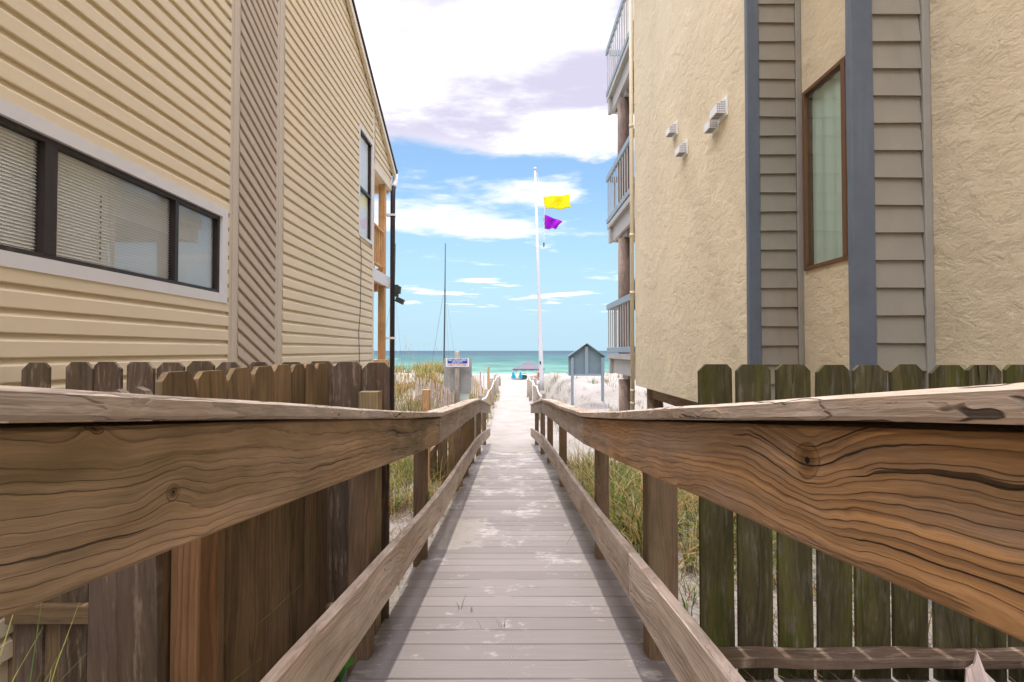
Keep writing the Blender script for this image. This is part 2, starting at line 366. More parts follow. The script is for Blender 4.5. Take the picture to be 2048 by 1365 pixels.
M['hair'] = paint('dark_hair', (.03, .02, .015), .7, .1, 20, 0)
M['hull'] = paint('white_hull', (.75, .75, .74), .35, .05, 3, 0)
M['blind'] = paint('white_blind', (.80, .80, .77), .6, .05, 4, 0)
M['bleached'] = wood('bleached_driftwood', (.38, .30, .25), (.22, .16, .13), (.42, .36, .32), .6, amix=.05, freq=60, bump=.5, auto=False)

def fabric(name, col):
    g = NT(name); n = g.noise(g.obj(), 3, 3); k = g.m('MULTIPLY_ADD', n, .2, .9)
    c = g.mix(1.0, col, g.xyz(k, k, k), 'MULTIPLY'); g.base(c).set(Roughness=.8, Specular_IOR_Level=.15)
    tr = g.node('ShaderNodeBsdfTranslucent'); g.put(tr.inputs[0], c)
    mx = g.node('ShaderNodeMixShader'); mx.inputs[0].default_value = .45
    g.t.links.new(g.p.outputs[0], mx.inputs[1]); g.t.links.new(tr.outputs[0], mx.inputs[2]); g.t.links.new(mx.outputs[0], g.out.inputs[0])
    return g.mat
M['yellow'] = fabric('yellow_flag_cloth', (.80, .74, .02))
M['purple'] = fabric('purple_flag_cloth', (.42, .02, .58))

def glass_mat(name, tint, gain=1.0):
    g = NT(name); t = g.t
    tr = g.node('ShaderNodeBsdfTransparent'); tr.inputs[0].default_value = (*tint, 1)
    gl = g.node('ShaderNodeBsdfGlossy'); gl.inputs['Roughness'].default_value = .02; gl.inputs[0].default_value = (.95, .97, 1, 1)
    lw = g.node('ShaderNodeLayerWeight'); lw.inputs[0].default_value = .5
    f = g.m('MULTIPLY', g.m('MULTIPLY_ADD', g.m('POWER', lw.outputs['Facing'], 5.0), .92, .05), gain, clamp=True)
    mx = g.node('ShaderNodeMixShader'); t.links.new(f, mx.inputs[0])
    t.links.new(tr.outputs[0], mx.inputs[1]); t.links.new(gl.outputs[0], mx.inputs[2]); t.links.new(mx.outputs[0], g.out.inputs[0])
    t.nodes.remove(g.p)
    return g.mat
M['glass'] = glass_mat('window_glass', (.96, .97, .97), 1.1)
M['glass_far'] = glass_mat('upper_window_glass', (.96, .97, .97), .45)
M['glass_green'] = glass_mat('tinted_window_glass', (.88, .94, .90), 1.4)

def grass_mat():
    g = NT('grass_blades'); c = g.attr('col', 'Color'); g.base(c).set(Roughness=.6, Specular_IOR_Level=.25)
    tr = g.node('ShaderNodeBsdfTranslucent'); g.put(tr.inputs[0], c)
    mx = g.node('ShaderNodeMixShader'); mx.inputs[0].default_value = .35
    g.t.links.new(g.p.outputs[0], mx.inputs[1]); g.t.links.new(tr.outputs[0], mx.inputs[2]); g.t.links.new(mx.outputs[0], g.out.inputs[0])
    return g.mat
M['grass'] = grass_mat()

# ------------------------------------------------------------------ ground, sea
DK = [(-6, .22), (0, 1.0), (3.66, 1.476), (8.1, 1.798), (12.6, 2.365)]
def D(y): return lerp_tab(DK, y)                # deck depth below the eye
def Ds(y): return sum(D(y + k * .22) for k in range(-4, 5)) / 9.
GT = [(-60, .9), (-6, 1.05), (0, 1.22), (2, 1.33), (3.66, 1.50), (6, 1.72), (8.1, 1.87), (11, 2.17), (12.2, 2.27), (15, 2.5), (28, 2.75), (40, 2.9), (55, 3.1), (70, 3.36), (75, 3.48), (90, 4.3), (200, 9), (60000, 40)]
def ground(x, y):
    d = lerp_tab(GT, y)
    if -5 < y < 60:
        d -= 1.5 * ss(.95, 2.3, x) * ss(9, 21, y) * (1 - ss(27, 44, y))
        d -= 1.7 * ss(1.0, 2.8, -x) * ss(7.5, 19, y) * (1 - ss(24, 42, y))
        amp = .05 + .09 * ss(9, 16, y) * ss(1.0, 2.5, abs(x))
        d += amp * mn.noise((x * .9, y * .7, .3)) + .022 * mn.noise((x * 4.2, y * 3.6, 2.))
        if abs(x) < .95 and y < 12.4:
            k = 1 - ss(.66, .95, abs(x)); lim = D(y) + (.05 if y < 10.8 else .05 - .11 * ss(10.8, 11.6, y))
            d = d * (1 - k) + max(d, lim) * k if y < 10.8 else d * (1 - k) + lim * k
        if x < -.55 and y < 4.5: d += .10 * ss(.5, .68, -x) * (1 - ss(2.2, 2.5, y)) + .36 * ss(.68, .95, -x) * (1 - ss(2.4, 4.2, y))
    return -d
def axis(parts):
    out = []
    for a, b, st in parts:
        n = max(1, round((b - a) / st)); out += [a + (b - a) * i / n for i in range(n)]
    return out + [parts[-1][1]]
gx = axis([(-600, -100, 125), (-100, -30, 14), (-30, -10, 2), (-10, -3, .35), (-3, 3, .12), (3, 10, .35), (10, 30, 2), (30, 100, 14), (100, 600, 125)])
gy = axis([(-120, -20, 20), (-20, -4, 2), (-4, 1, .4), (1, 14, .12), (14, 32, .25), (32, 60, .8), (60, 100, 2), (100, 300, 25), (300, 45000, 11175)])
mb = MB(); idx = [[mb.add((x * (1 if y < 300 else 40), y, ground(x, y))) for x in gx] for y in gy]
for j in range(len(gy) - 1):
    for i in range(len(gx) - 1): mb.face([idx[j][i], idx[j][i + 1], idx[j + 1][i + 1], idx[j + 1][i]])
tag(mb.build('ground', M['sand'], smooth=True), kind='structure')
mb = MB(); wy = axis([(66, 200, 20), (200, 1000, 200), (1000, 40000, 13000)]); wx = (-40000, -4000, -400, 0, 400, 4000, 40000)
idx = [[mb.add((x, y, -CH)) for x in wx] for y in wy]
for j in range(len(wy) - 1):
    for i in range(len(wx) - 1): mb.face([idx[j][i], idx[j][i + 1], idx[j + 1][i + 1], idx[j + 1][i]])
tag(mb.build('sea', M['water']), kind='structure')

# ------------------------------------------------------------------ boardwalk
mb = MB(); y = 1.934 - 24 * .1456
while y < 12.45:
    ya, yb = y + .003, y + .1426; ym = (ya + yb) / 2
    xl, xr = -.625 + R.uniform(-.006, .006), .66 + R.uniform(-.006, .006)
    dz = (D(yb) - D(ya)); T = Vector((0, dz, yb - ya)).normalized(); Wd = Vector((0, yb - ya, -dz)).normalized()
    j = R.uniform(-.0015, .0015)
    mb.sweep([(xl, ym, -D(ym) - .014 + j), (xr, ym, -D(ym) - .014 - j)], Wd, T, .1396, .027, R.random() * 60, .003)
    y += .1456
bw = tag(mb.build('boardwalk', M['deck']), kind='structure')
mb = MB()
for x in (-.52, 0, .52):
    mb.sweep([(x, yy, -D(yy) - .125) for yy in (-1.5, 1, 3.66, 6, 8.1, 10, 12)], (0, 0, 1), (1, 0, 0), .19, .04, R.random() * 9)
tag(mb.build('boardwalk_joist', M['post']), kind='structure')
def drift(name, x0, x1, y0, y1, f):
    mb = MB(); nx, ny = 60, 110; ids = []
    for j in range(ny + 1):
        row = []
        for i in range(nx + 1):
            x = x0 + (x1 - x0) * i / nx; yy = y0 + (y1 - y0) * j / ny
            row.append(mb.add((x, yy, -D(yy) + f(x, yy))))
        ids.append(row)
    for j in range(ny):
        for i in range(nx): mb.face([ids[j][i], ids[j][i + 1], ids[j + 1][i + 1], ids[j + 1][i]])
    return tag(mb.build(name, M['sand'], smooth=True), kind='structure')
def fd(x, y):
    e = mn.fractal((x * 2.2, y * 1.5, 4.), 1, 2, 5) * .5 + mn.noise((x * 13, y * 30, 1.)) * .26 + mn.noise((x * 6, y * 9, 5.)) * .22
    m = ss(3.3, 3.9, y) * (1 - ss(4.3, 5.6, y)) * (1.15 - .95 * ss(-.55, .25, x)) + .55 * ss(.1, .5, x) * ss(2.6, 3.2, y) * (1 - ss(3.6, 4.9, y))
    edge = 1 - ss(.50, .60, x) - ss(.57, .615, -x)
    return .012 * (m - .62 + e * 1.05) * max(0, edge) - .012 * (1 - max(0, edge)) - .004
drift('sand_drift', -.61, .60, 2.4, 5.8, fd)
def fg(x, y):
    e = max(0, 1 - ss(.50, .60, x) - ss(.57, .615, -x))
    return min(-.0022, -.009 + .014 * mn.fractal((x * 1.7, y * 2.1, 2.5), 1, 2, 4) + .004 * mn.noise((x * 9, y * 30, 1.))) - .01 * (1 - e)
drift('sand_drift', -.61, .60, 1.5, 6.5, fg)
def fe(x, y):
    e = mn.fractal((x * 2.0, y * 1.2, 8.), 1, 2, 5) * .5
    return .05 * (ss(9.0, 11.8, y) - .55 + e * .55) * (1 - .0 * x)
drift('sand_drift', -.60, .60, 8.8, 12.3, fe)

# ------------------------------------------------------------------ boardwalk railings
XL = [(-6, .49), (-1.5, .492), (.5, .50), (3.66, .522), (8.1, .52), (12.4, .518)]
XR = [(-6, .42), (-1.5, .425), (.45, .455), (3.66, .521), (8.1, .496), (12.4, .466)]
def seq(a, b, st=.18):
    n = max(2, int((b - a) / st)); return [a + (b - a) * i / n for i in range(n + 1)]
def railing(sg, tab, label, capmat, facemat, h0):
    t = thing('wooden_railing', label, 'railing', (sg * .58, 3.6, -D(3.6)))
    X = lambda y: sg * lerp_tab(tab, y)
    def nails(m, a, b, qs):                       # nail heads over the posts, in the board's own mesh
        for y in (.345, 2.05, 2.13, 3.565, 3.74, 6.06, 6.145, 8.0, 8.2, 9.745, 11.745):
            for q in qs:
                if a < y < b:
                    yy = y + R.uniform(-.02, .02); h = -D(yy) + q + R.uniform(-.012, .012)
                    m.tube([(X(yy) + sg * .004, yy, h), (X(yy) - sg * .0012, yy, h)], .0042, 8, 1)
    secs = [(-1.5, 3.66), (3.66, 8.1), (8.1, 12.25)]
    for i, (a, b) in enumerate(secs):
        ys = seq(a + .002, b - .002)
        m = MB(); m.sweep([(X(y) + sg * (.019 + .002 * sin(y * 2.3)), y, -D(y) + (.894 if sg < 0 else .889) + .002 * sin(1.7 * y + sg)) for y in ys], (0, 0, 1), (-sg, 0, 0), .188, .038, 3.3 * i + sg + 2, .005, wob=.003)
        nails(m, a, b, (.845, .94)); m.build('face_board', [facemat if i == 0 else M['rail'], M['cable']], t)
        m = MB(); m.sweep([(X(y) + sg * .058, y, -D(y) + .946) for y in ys], (0, 0, 1), (-sg, 0, 0), .092, .036, 2.2 * i + sg + 7, .003)
        m.build('slit_backing', M['post'], t)  # unseen board added to stop light showing through the slit under the cap
        m = MB(); m.sweep([(X(y) + sg * .052, y, -D(y) + h0 + .003 * sin(2.1 * y)) for y in ys], (-sg, 0, 0), (0, 0, 1), .140, .036, 5.1 * i + sg + 4, .006, wob=.003)
        m.build('cap_board', capmat, t)
    cuts = [-1.5, 2.1, 3.66, 8.1, 12.3] if sg > 0 else [-1.5, 3.66, 6.1, 8.1, 12.3]
    for i, (a, b) in enumerate(zip(cuts, cuts[1:])):
        ys = seq(a + .0015, b - .0015, .12)
        m = MB(); m.sweep([(X(y) + sg * .019, y, -Ds(y) + .333 + .004 * sin(1.3 * y)) for y in ys], (0, 0, 1), (-sg, 0, 0), .196, .038, 7.7 * i + sg + 9, .005, wob=.003)
        nails(m, a, b, (.285, .385)); m.build('lower_board', [M['rail'], M['cable']], t)
    for k, y in enumerate((-1.2, .30, 2.085, 3.52, 6.1, 8.0, 9.7, 11.7)):
        x0 = X(y) + sg * .0775; m = MB()
        top = .87
        m.box(x0, x0 + sg * .089, y, y + .089, -D(y) - (.5 if y > 3 else .62), -D(y) + top + .115, 2)
        m.build('post', M['post'], t)
    return t
railing(-1, XL, 'grey olive plank handrail of the boardwalk on the cream house side', M['rail_cap'], M['rail_far'], 1.009)
railing(1, XR, 'golden brown plank handrail with a big knot, on the stucco building side', M['rail_cap'], M['rail_near'], 1.007)

# ------------------------------------------------------------------ picket fences
def picket(m, p, ex, ez, w, h, t=.017, sd=None, ear=.028, lean=0.0):
    sd = R.random() * 60 if sd is None else sd
    e1, e2 = ear * R.uniform(.65, 1.35), ear * R.uniform(.65, 1.35); n = 6; lean += R.gauss(0, .0025); w *= R.uniform(.965, 1.01)
    ps = [(-w / 2, 0), (w / 2, 0)] + [(w / 2 + mn.noise((k * .7, sd, 1)) * .003, (h - e1) * k / n) for k in range(1, n)]
    ps += [(w / 2, h - e1), (w / 2 - e1, h), (-w / 2 + e2, h), (-w / 2, h - e2)]
    ps += [(-w / 2 + mn.noise((k * .7, sd, 5)) * .003, (h - e2) * k / n) for k in range(n - 1, 0, -1)]
    ps = [(a + lean * b, b) for a, b in ps]
    m.prism(ps, p, ex, (0, 0, 1), ez, t, sd)
# mossy fence across the stucco side
fr = thing('picket_fence', 'mossy green dog-ear picket fence in front of the stucco building', 'fence', (1.6, 2.07, -1.33))
for k, x in enumerate((.7725, .929, 1.092, 1.25, 1.407, 1.562, 1.73, 1.88, 2.04, 2.20, 2.36, 2.52)):
    m = MB(); top = -.057 + R.uniform(-.003, .003)
    picket(m, (x + .07, 2.077, -1.36), (1, 0, 0), (0, -1, 0), .139, top + 1.36); m.build('picket', M['picket_green'], fr)
m = MB(); m.sweep([(.80 + .19 * i, 2.017, -1.225 + .004 * sin(i * 2)) for i in range(11)], (0, 1, 0), (0, 0, 1), .085, .042, 4.2, .005, wob=.006); m.build('rail', M['picket_brown'], fr)
m = MB(); m.box(.78, 2.7, 2.017, 2.058, -.42, -.335, 0); m.build('rail', M['picket_brown'], fr)
m = MB(); m.box(.655, .702, 2.12, 2.20, -1.5, -.31, 2); m.build('post', M['post'], fr)
# fence across the house side
fl = thing('picket_fence', 'dark weathered dog-ear picket fence across the cream house wall', 'fence', (-1.5, 2.5, -1.36))
for px in (41, 129, 190.7, 251, 312, 374, 432.6, 492.8, 552, 612, 668, 724.5):
    m = MB(); x = (px - 1023) * .0025 + .069
    picket(m, (x, 2.517, -1.80), (1, 0, 0), (0, -1, 0), .137, 1.80 - .055 + R.uniform(-.004, .004)); m.build('picket', M['picket_brown'], fl)
for px in (20, 112):
    m = MB(); picket(m, ((px - 1023) * .00252 , 2.535, -1.80), (1, 0, 0), (0, -1, 0), .137, 1.15); m.build('picket', M['picket_plank'], fl)
for z in (-1.33, -.42):
    m = MB(); m.box(-2.46, -.76, 2.455, 2.497, z, z + .088, 0); m.build('rail', M['picket_plank'], fl)
m = MB(); m.box(-.722, -.632, 2.36, 2.452, -2.0, -.195, 2); m.build('post', M['post_pale'], fl)
# fence that runs beside the handrail
fs = thing('picket_fence', 'dark picket fence running close beside the handrail towards the house', 'fence', (-.9, 1.9, -1.33))
for z in (1.302, 1.452, 1.607, 1.765, 1.915, 2.06, 2.195, 2.335):
    m = MB(); picket(m, (-.922, z + .070, -1.80), (0, 1, 0), (1, 0, 0), .139, 1.80 - .058 + R.uniform(-.004, .004)); m.build('picket', M['picket_plank'], fs)
m = MB(); m.box(-.900, -.822, 1.33, 1.415, -2.0, -.30, 2, sd=3.0); m.build('post', M['post_red'], fs)
m = MB(); m.box(-.905, -.867, 1.42, 2.34, -.45, -.36, 1); m.build('rail', M['post_red'], fs)
# loose picket leaning at the near end
m = MB(); sd = 11.0
ps = [(-.078, -.4), (.078, -.4), (.07, .6), (.062, 1.30), (.046, 1.345), (.03, 1.352), (.012, 1.335), (-.005, 1.348), (-.03, 1.342), (-.05, 1.31), (-.07, .6)]
m.prism(ps, (-.705, .955, -1.42), (1, 0, .0), (-.02, 0, 1), (0, -1, 0), .018, sd)
tag(m.build('loose_picket', M['picket_brown'], origin=(-.705, .955, -1.42)), 'loose weathered picket with a jagged broken top leaning behind the handrail', 'picket')
# low fence further along
fb = thing('picket_fence', 'low dark picket fence with a yellowish corner post among the grass', 'fence', (-.85, 6.4, -1.8))
for x in (-1.09, -.945, -.80, -.655):
    m = MB(); picket(m, (x, 6.9, -2.0), (1, 0, 0), (0, -1, 0), .137, 2.0 - .83); m.build('picket', M['picket_plank'], fb)
m = MB(); m.box(-1.07, -.985, 6.0, 6.09, -2.1, -.47, 2); m.build('post', M['balcony_wood'], fb)
m = MB(); m.box(-1.05, -1.01, 6.05, 6.9, -1.35, -1.26, 1); m.build('rail', M['picket_plank'], fb)

# ------------------------------------------------------------------ cream siding house
HX = -2.5
def rake(y): return min(4.56 - .53 * (y - 8.86), 4.56 + .53 * 6.86 - .53 * (2.0 - y)) if y < 2 else 4.56 - .53 * (y - 8.86)
PROF = [(0, .018), (.006, .0215), (.083, .019), (.092, .012), (.102, .005), (.112, .001), (.124, -.001)]
def siding(mb, x, y0, y1, z0, z1, hole=None, slope=0.0, sg=1, gable=True, prof=PROF):
    e = prof[-1][0]; n0 = math.floor((z0 + 20) / e)
    k = n0
    while True:
        z = -20 + k * e; k += 1
        if z > z1: break
        ya, yb = y0, y1
        if gable and slope == 0:
            yb = min(y1, 8.86 + (4.56 - z - .05) / .53)
            ya = max(y0, 2 - (8.19 - z) / .53) if z > 3.5 else y0
            if yb <= ya: break
        spans = [(ya, yb)]
        if hole and z + e > hole[2] and z < hole[3]:
            spans = [(a, b) for a, b in ((ya, hole[0]), (hole[1], yb)) if b > a + .001]
        for a, b in spans:
            last = None
            ns = max(1, int((b - a) / .55))
            for dz, o in prof + [(e, prof[0][1])]:
                zz = min(z + dz, z1) if slope == 0 else z + dz
                pr = []
                for q in range(ns + 1):
                    yy = a + (b - a) * q / ns
                    pr.append(mb.add((x + sg * (o + .0022 * mn.noise((yy * .9, z * 3., 1.))), yy, zz + slope * (yy - a) + .0022 * mn.noise((yy * .7, z * 2., 6.))), (yy, zz, o)))
                if last:
                    for q in range(ns): mb.face([last[q], last[q + 1], pr[q + 1], pr[q]])
                last = pr
house = thing('siding_house', 'two storey cream vinyl siding house with a dark ribbon window and seaward balcony', 'house', (-5.5, 3.0, -1.45))
W1 = (1.35, 4.27, .49, 1.15); W2 = (8.13, 8.84, 1.93, 3.66)
m = MB(); siding(m, HX, -4, 4.38, -1.50, 8.2, W1); siding(m, HX, 5.41, 8.9, -2.1, 6.6, W2)
m.plain(-9.0, HX - .10, -4, 9.0, -2.1, 4.3)
m.prism([(-4, 4.3), (9.0, 4.3), (2.0, 8.0)], (-9.0, 0, 0), (0, 1, 0), (0, 0, 1), (1, 0, 0), 6.4)
m.plain(HX - .10, HX - .002, -3.99, 1.35, -2.1, 4.5); m.plain(HX - .10, HX - .002, 4.27, 8.13, -2.1, 4.5)
m.plain(HX - .10, HX - .002, 8.84, 8.98, -2.1, 4.4); m.plain(HX - .10, HX - .002, 1.35, 4.27, -2.1, .49); m.plain(HX - .10, HX - .002, 1.35, 4.27, 1.15, 4.5)
m.plain(HX - .10, HX - .002, 8.13, 8.84, -2.1, 1.93); m.plain(HX - .10, HX - .002, 8.13, 8.84, 3.66, 4.5)
m.build('wall', M['vinyl'], house)
m = MB(); siding(m, HX, 4.53, 5.25, -2.0, 7.0, slope=-.47)
m.build('diagonal_panel', M['vinyl_tan'], house)
for a, b in ((4.38, 4.53), (5.25, 5.41), (8.89, 9.005)):
    m = MB(); zt = min(rake(b) - .05, 7)
    m.plain(HX - .002, HX + .017, a, a + .045, -2.0, zt); m.plain(HX - .002, HX + .017, b - .045, b, -2.0, zt)
    m.plain(HX - .002, HX + .022, a + .046, b - .046, -2.0, zt)
    m.build('trim_board', M['vinyl_trim'] if b < 8 else M['cream'], house)
# roof
m = MB()
for sgn in (1, -1):
    ya, yb = (2.0, 10.42) if sgn > 0 else (2.0, -6.0)
    za = 4.56 + .53 * 6.86 + .02; zb = rake(yb) + .02 if sgn > 0 else za - .53 * 8.0
    for xa, xb in ((-9.6, -2.40),):
        P = [m.add(p) for p in ((xa, ya, za), (xb, ya, za), (xb, yb, zb), (xa, yb, zb), (xa, ya, za + .05), (xb, ya, za + .05), (xb, yb, zb + .05), (xa, yb, zb + .05))]
        for q in ((0, 1, 2, 3), (4, 7, 6, 5), (0, 4, 5, 1), (1, 5, 6, 2), (2, 6, 7, 3), (3, 7, 4, 0)): m.face([P[i] for i in q])
rf = m.build('roof', M['shingle'], house)
m = MB(); m.prism([(2.0, 8.16), (2.0, 8.05), (10.38, 3.62), (10.38, 3.735)], (-2.47, 0, 0), (0, 1, 0), (0, 0, 1), (1, 0, 0), .055)
m.build('rake_board', M['cream'], rf)
m = MB(); m.plain(-9.6, -2.41, 10.43, 10.55, 3.71, 3.82); gt = m.build('gutter', M['gutter'], rf)
# gable end over the balcony
m = MB()
def tri(mb):
    e = .124; k = 0; z = 3.42
    while z < 4.4:
        yb = min(10.36, 8.86 + (4.50 - z) / .53); last = None
        if yb <= 9.01: break
        for dz, o in PROF + [(e, PROF[0][1])]:
            pr = [mb.add((HX + .004 + o, 9.006, z + dz)), mb.add((HX + .004 + o, max(9.01, yb - dz / .53), z + dz))]
            if last: mb.face([last[0], last[1], pr[1], pr[0]])
            last = pr
        z += e
tri(m); m.plain(-9.0, HX - .01, 9.01, 10.36, 3.40, 3.66); m.build('gable_panel', M['vinyl'], house)
m = MB(); m.plain(HX - .06, HX + .024, 9.006, 10.38, 3.30, 3.42); m.plain(-9.0, HX - .062, 10.28, 10.38, 3.26, 3.46); m.build('header_beam', M['cream'], house)
# ribbon window
def window(parent, x, sg, y0, y1, z0, z1, bars, fw, frame, glass, inset, trim=None, tw=.075, blind=None):
    m = MB(); xi, xo = x - sg * .06, x - sg * inset + sg * .012
    for a, b, c, d in [(y0, y1, z0, z0 + fw), (y0, y1, z1 - fw, z1), (y0, y0 + fw, z0 + fw, z1 - fw), (y1 - fw, y1, z0 + fw, z1 - fw)]:
        m.plain(min(xi, xo), max(xi, xo), a, b, c, d)
    for bb in bars:
        if bb[0] == 'v': m.plain(min(xi, xo + sg * .004), max(xi, xo + sg * .004), bb[1], bb[2], z0 + fw, z1 - fw)
        else: m.plain(min(xi, xo + sg * .004), max(xi, xo + sg * .004), y0 + fw, y1 - fw, bb[1], bb[2])
    w = m.build('window', frame, parent)
    if trim:
        m = MB(); xa, xb = sorted((x - sg * .05, x + sg * .026))
        for a, b, c, d in [(y0 - tw, y1 + tw, z1, z1 + tw), (y0 - tw, y1 + tw, z0 - tw, z0), (y0 - tw, y0, z0, z1), (y1, y1 + tw, z0, z1)]:
            m.plain(xa, xb, a, b, c, d)
        m.build('casing', trim, w)
    m = MB(); xp = xo - sg * .025; m.plain(min(xp, xp - sg * .004), max(xp, xp - sg * .004), y0 + fw * .6, y1 - fw * .6, z0 + fw * .6, z1 - fw * .6)
    m.build('pane', glass, w)
    return w
w = window(house, HX, 1, W1[0], W1[1], W1[2], W1[3], [('v', 2.66, 2.735), ('v', 3.70, 3.735)], .03, M['bronze'], M['glass'], .012, M['white_trim'], .078)
m = MB(); z = .50
while z < 1.14:
    m.quad((HX - .040, 1.36, z), (HX - .040, 4.26, z), (HX - .052, 4.26, z + .0205), (HX - .052, 1.36, z + .0205)); z += .019
m.build('blind', M['blind'], w)
m = MB()
for k in range(13):
    z = .56 + k * .032; m.quad((HX - .037, 3.075, z), (HX - .037, 3.084, z + .009), (HX - .037, 3.075, z + .018), (HX - .037, 3.066, z + .009))
m.build('blind_cord', M['mast'], w)
m = MB(); m.plain(HX - 1.4, HX - .145, 1.2, 4.4, .3, 1.3); m.build('room_beyond', M['dark'], w)
w = window(house, HX, 1, W2[0], W2[1], W2[2], W2[3], [('h', 2.69, 2.735)], .022, M['bronze'], M['glass_far'], .012, M['white_trim'], .05)
m = MB(); m.plain(HX - .075, HX - .05, 8.1, 8.9, 1.9, 3.7); m.build('blind', M['blind'], w)
# cable
m = MB(); m.tube([(HX + .03, 8.10, 1.83), (HX + .035, 8.14, 1.78), (HX + .035, 8.18, 1.5), (HX + .03, 8.17, 1.0), (HX + .03, 8.15, .6), (HX + .03, 8.08, .3), (HX + .03, 8.12, 0), (HX + .03, 8.13, -.9)], .0055, 6)
m.build('cable', M['cable'], house)
# balcony of the house
bal = MB(); bal.plain(-8.8, HX - .02, 9.01, 10.22, 1.36, 1.46); bal = bal.build('balcony', M['balcony_wood'], house)
m = MB(); m.plain(HX - .05, HX + .012, 9.01, 10.26, 1.28, 1.50); m.plain(-8.8, HX - .055, 10.225, 10.26, 1.28, 1.50); m.build('fascia', M['white_trim'], bal)
m = MB(); m.box(-8.8, HX - .06, 9.5, 9.59, 1.13, 1.275, 0); m.build('beam', M['balcony_wood'], bal)
def stickrail(parent, mat, p0, p1, zb, zt, step=.115, wid=.035, capw=.09, caph=.04, capmat=None, thin=None):
    p0, p1 = Vector(p0), Vector(p1); d = (p1 - p0).normalized(); L = (p1 - p0).length; nrm = Vector((-d.y, d.x, 0))
    m = MB(); m.sweep([p0 + Vector((0, 0, zt - caph / 2)), p1 + Vector((0, 0, zt - caph / 2))], nrm, (0, 0, 1), capw, caph, R.random() * 9, .003)
    m.build('top_rail', capmat or mat, parent)
    m = MB(); m.sweep([p0 + Vector((0, 0, zb + .02)), p1 + Vector((0, 0, zb + .02))], nrm, (0, 0, 1), capw * .8, .04 if caph < .08 else .11, R.random() * 9, .003)
    m.build('bottom_rail', capmat or mat, parent)
    m = MB(); n = int(L / step)
    for i in range(n):
        q = p0 + d * (i + .5) * L / n; m.sweep([q + Vector((0, 0, zb + .03)), q + Vector((0, 0, zt - caph))], nrm, d, thin or wid, wid, R.random() * 9, .002)
    m.build('balusters', mat, parent)
stickrail(bal, M['balcony_wood'], (HX - .06, 9.02, 0), (HX - .06, 9.80, 0), 1.62, 2.36)
stickrail(bal, M['balcony_wood'], (-8.7, 10.12, 0), (HX - .12, 10.12, 0), 1.62, 2.36)
for x in (-2.63, -5.6, -8.6):
    m = MB(); m.box(x, x + .125, 9.83, 9.96, -2.2, 1.279, 2); m.build('balcony_post', M['balcony_wood'], house)
    m = MB(); m.box(x, x + .125, 9.83, 9.96, 1.47, 3.295 if x > -3 else 3.395, 2); m.build('balcony_post', M['balcony_wood'], house)
m = MB(); m.plain(-8.8, HX + .01, 9.01, 10.2, -.32, -.17); m.build('ground_deck', M['balcony_wood'], house)
# downspout
m = MB(); m.tube([(-2.455, 10.36, 3.44), (-2.455, 10.31, 3.36), (-2.455, 10.29, 3.2), (-2.455, 10.29, -2.0)], .05, 12); dsp = m.build('downspout', M['downspout'], house, smooth=True)
m = MB(); m.tube([(-2.45, 10.48, 3.72), (-2.45, 10.46, 3.56), (-2.455, 10.38, 3.46), (-2.455, 10.34, 3.40)], .056, 12); m.build('elbow', M['white'], dsp, smooth=True)
for z in (2.80, .26):
    m = MB(); m.plain(-2.58, -2.40, 10.232, 10.348, z - .022, z + .022); m.build('bracket', M['white'], dsp)
# floodlight on the corner
fl2 = MB(); fl2.plain(-2.41, -2.34, 10.26, 10.36, 1.12, 1.36); fl2 = fl2.build('floodlight', M['mast'], house)
m = MB(); m.prism([(0, 0), (.15, -.07), (.19, .03), (.04, .10)], (-2.40, 10.25, 1.02), (1, 0, 0), (0, 0, 1), (0, 1, 0), .12); m.build('lamp_head', M['mast'], fl2)
m = MB(); m.prism([(0, 0), (.10, -.03), (.12, .12), (.02, .16)], (-2.40, 10.25, 1.2), (1, 0, 0), (0, 0, 1), (0, 1, 0), .10); m.build('lamp_head', M['mast'], fl2)

# ------------------------------------------------------------------ stucco building
AX, BX = 2.23, 2.74; BOT, TOP = -.62, 9.6
bld = thing('stucco_building', 'three storey cream stucco building on piles with slate blue corner boards and stacked balconies', 'building', (5.5, 3.0, -1.6))
m = MB()
m.plain(AX, 10, 4.70, 9.0, BOT, TOP)
WB = (3.36, 4.635, .745, 2.41)
m.plain(BX, BX + .12, -5, WB[0], BOT, TOP); m.plain(BX, BX + .12, WB[1], 4.70, BOT, TOP)
m.plain(BX, BX + .12, WB[0], WB[1], BOT, WB[2]); m.plain(BX, BX + .12, WB[0], WB[1], WB[3], TOP)
m.plain(BX + .12, 10, -5, 3.35, BOT + .01, TOP); m.plain(BX + .5, 10, 3.35, 4.70, BOT + .01, TOP)
m.plain(2.24, BX, 3.262, 3.29, BOT, TOP)
m.build('wall', M['stucco'], bld)
m = MB()
def laps(mb, y, x0, x1):
    z = 3.11 - .18 * 20
    while z < TOP:
        zb = max(z, BOT); zt = min(z + .19, TOP); j = R.uniform(-.002, .002); xr = x1 + R.uniform(-.006, .0)
        if zt > BOT + .02:
            P = [(x0, y - .026, zb + j), (xr, y - .026, zb - j), (xr, y - .004, zt), (x0, y - .004, zt), (x0, y, zb + j), (xr, y, zb - j)]
            I = [mb.add(p) for p in P]
            mb.face([I[0], I[1], I[2], I[3]]); mb.face([I[4], I[5], I[1], I[0]]); mb.face([I[1], I[5], I[2]]); mb.face([I[4], I[0], I[3]])
        z += .18
laps(m, 4.698, 2.338, 2.684); m.build('lap_siding', M['lap'], bld)
m = MB(); laps(m, 3.26, 2.362, 2.686); m.build('lap_siding', M['lap'], bld)
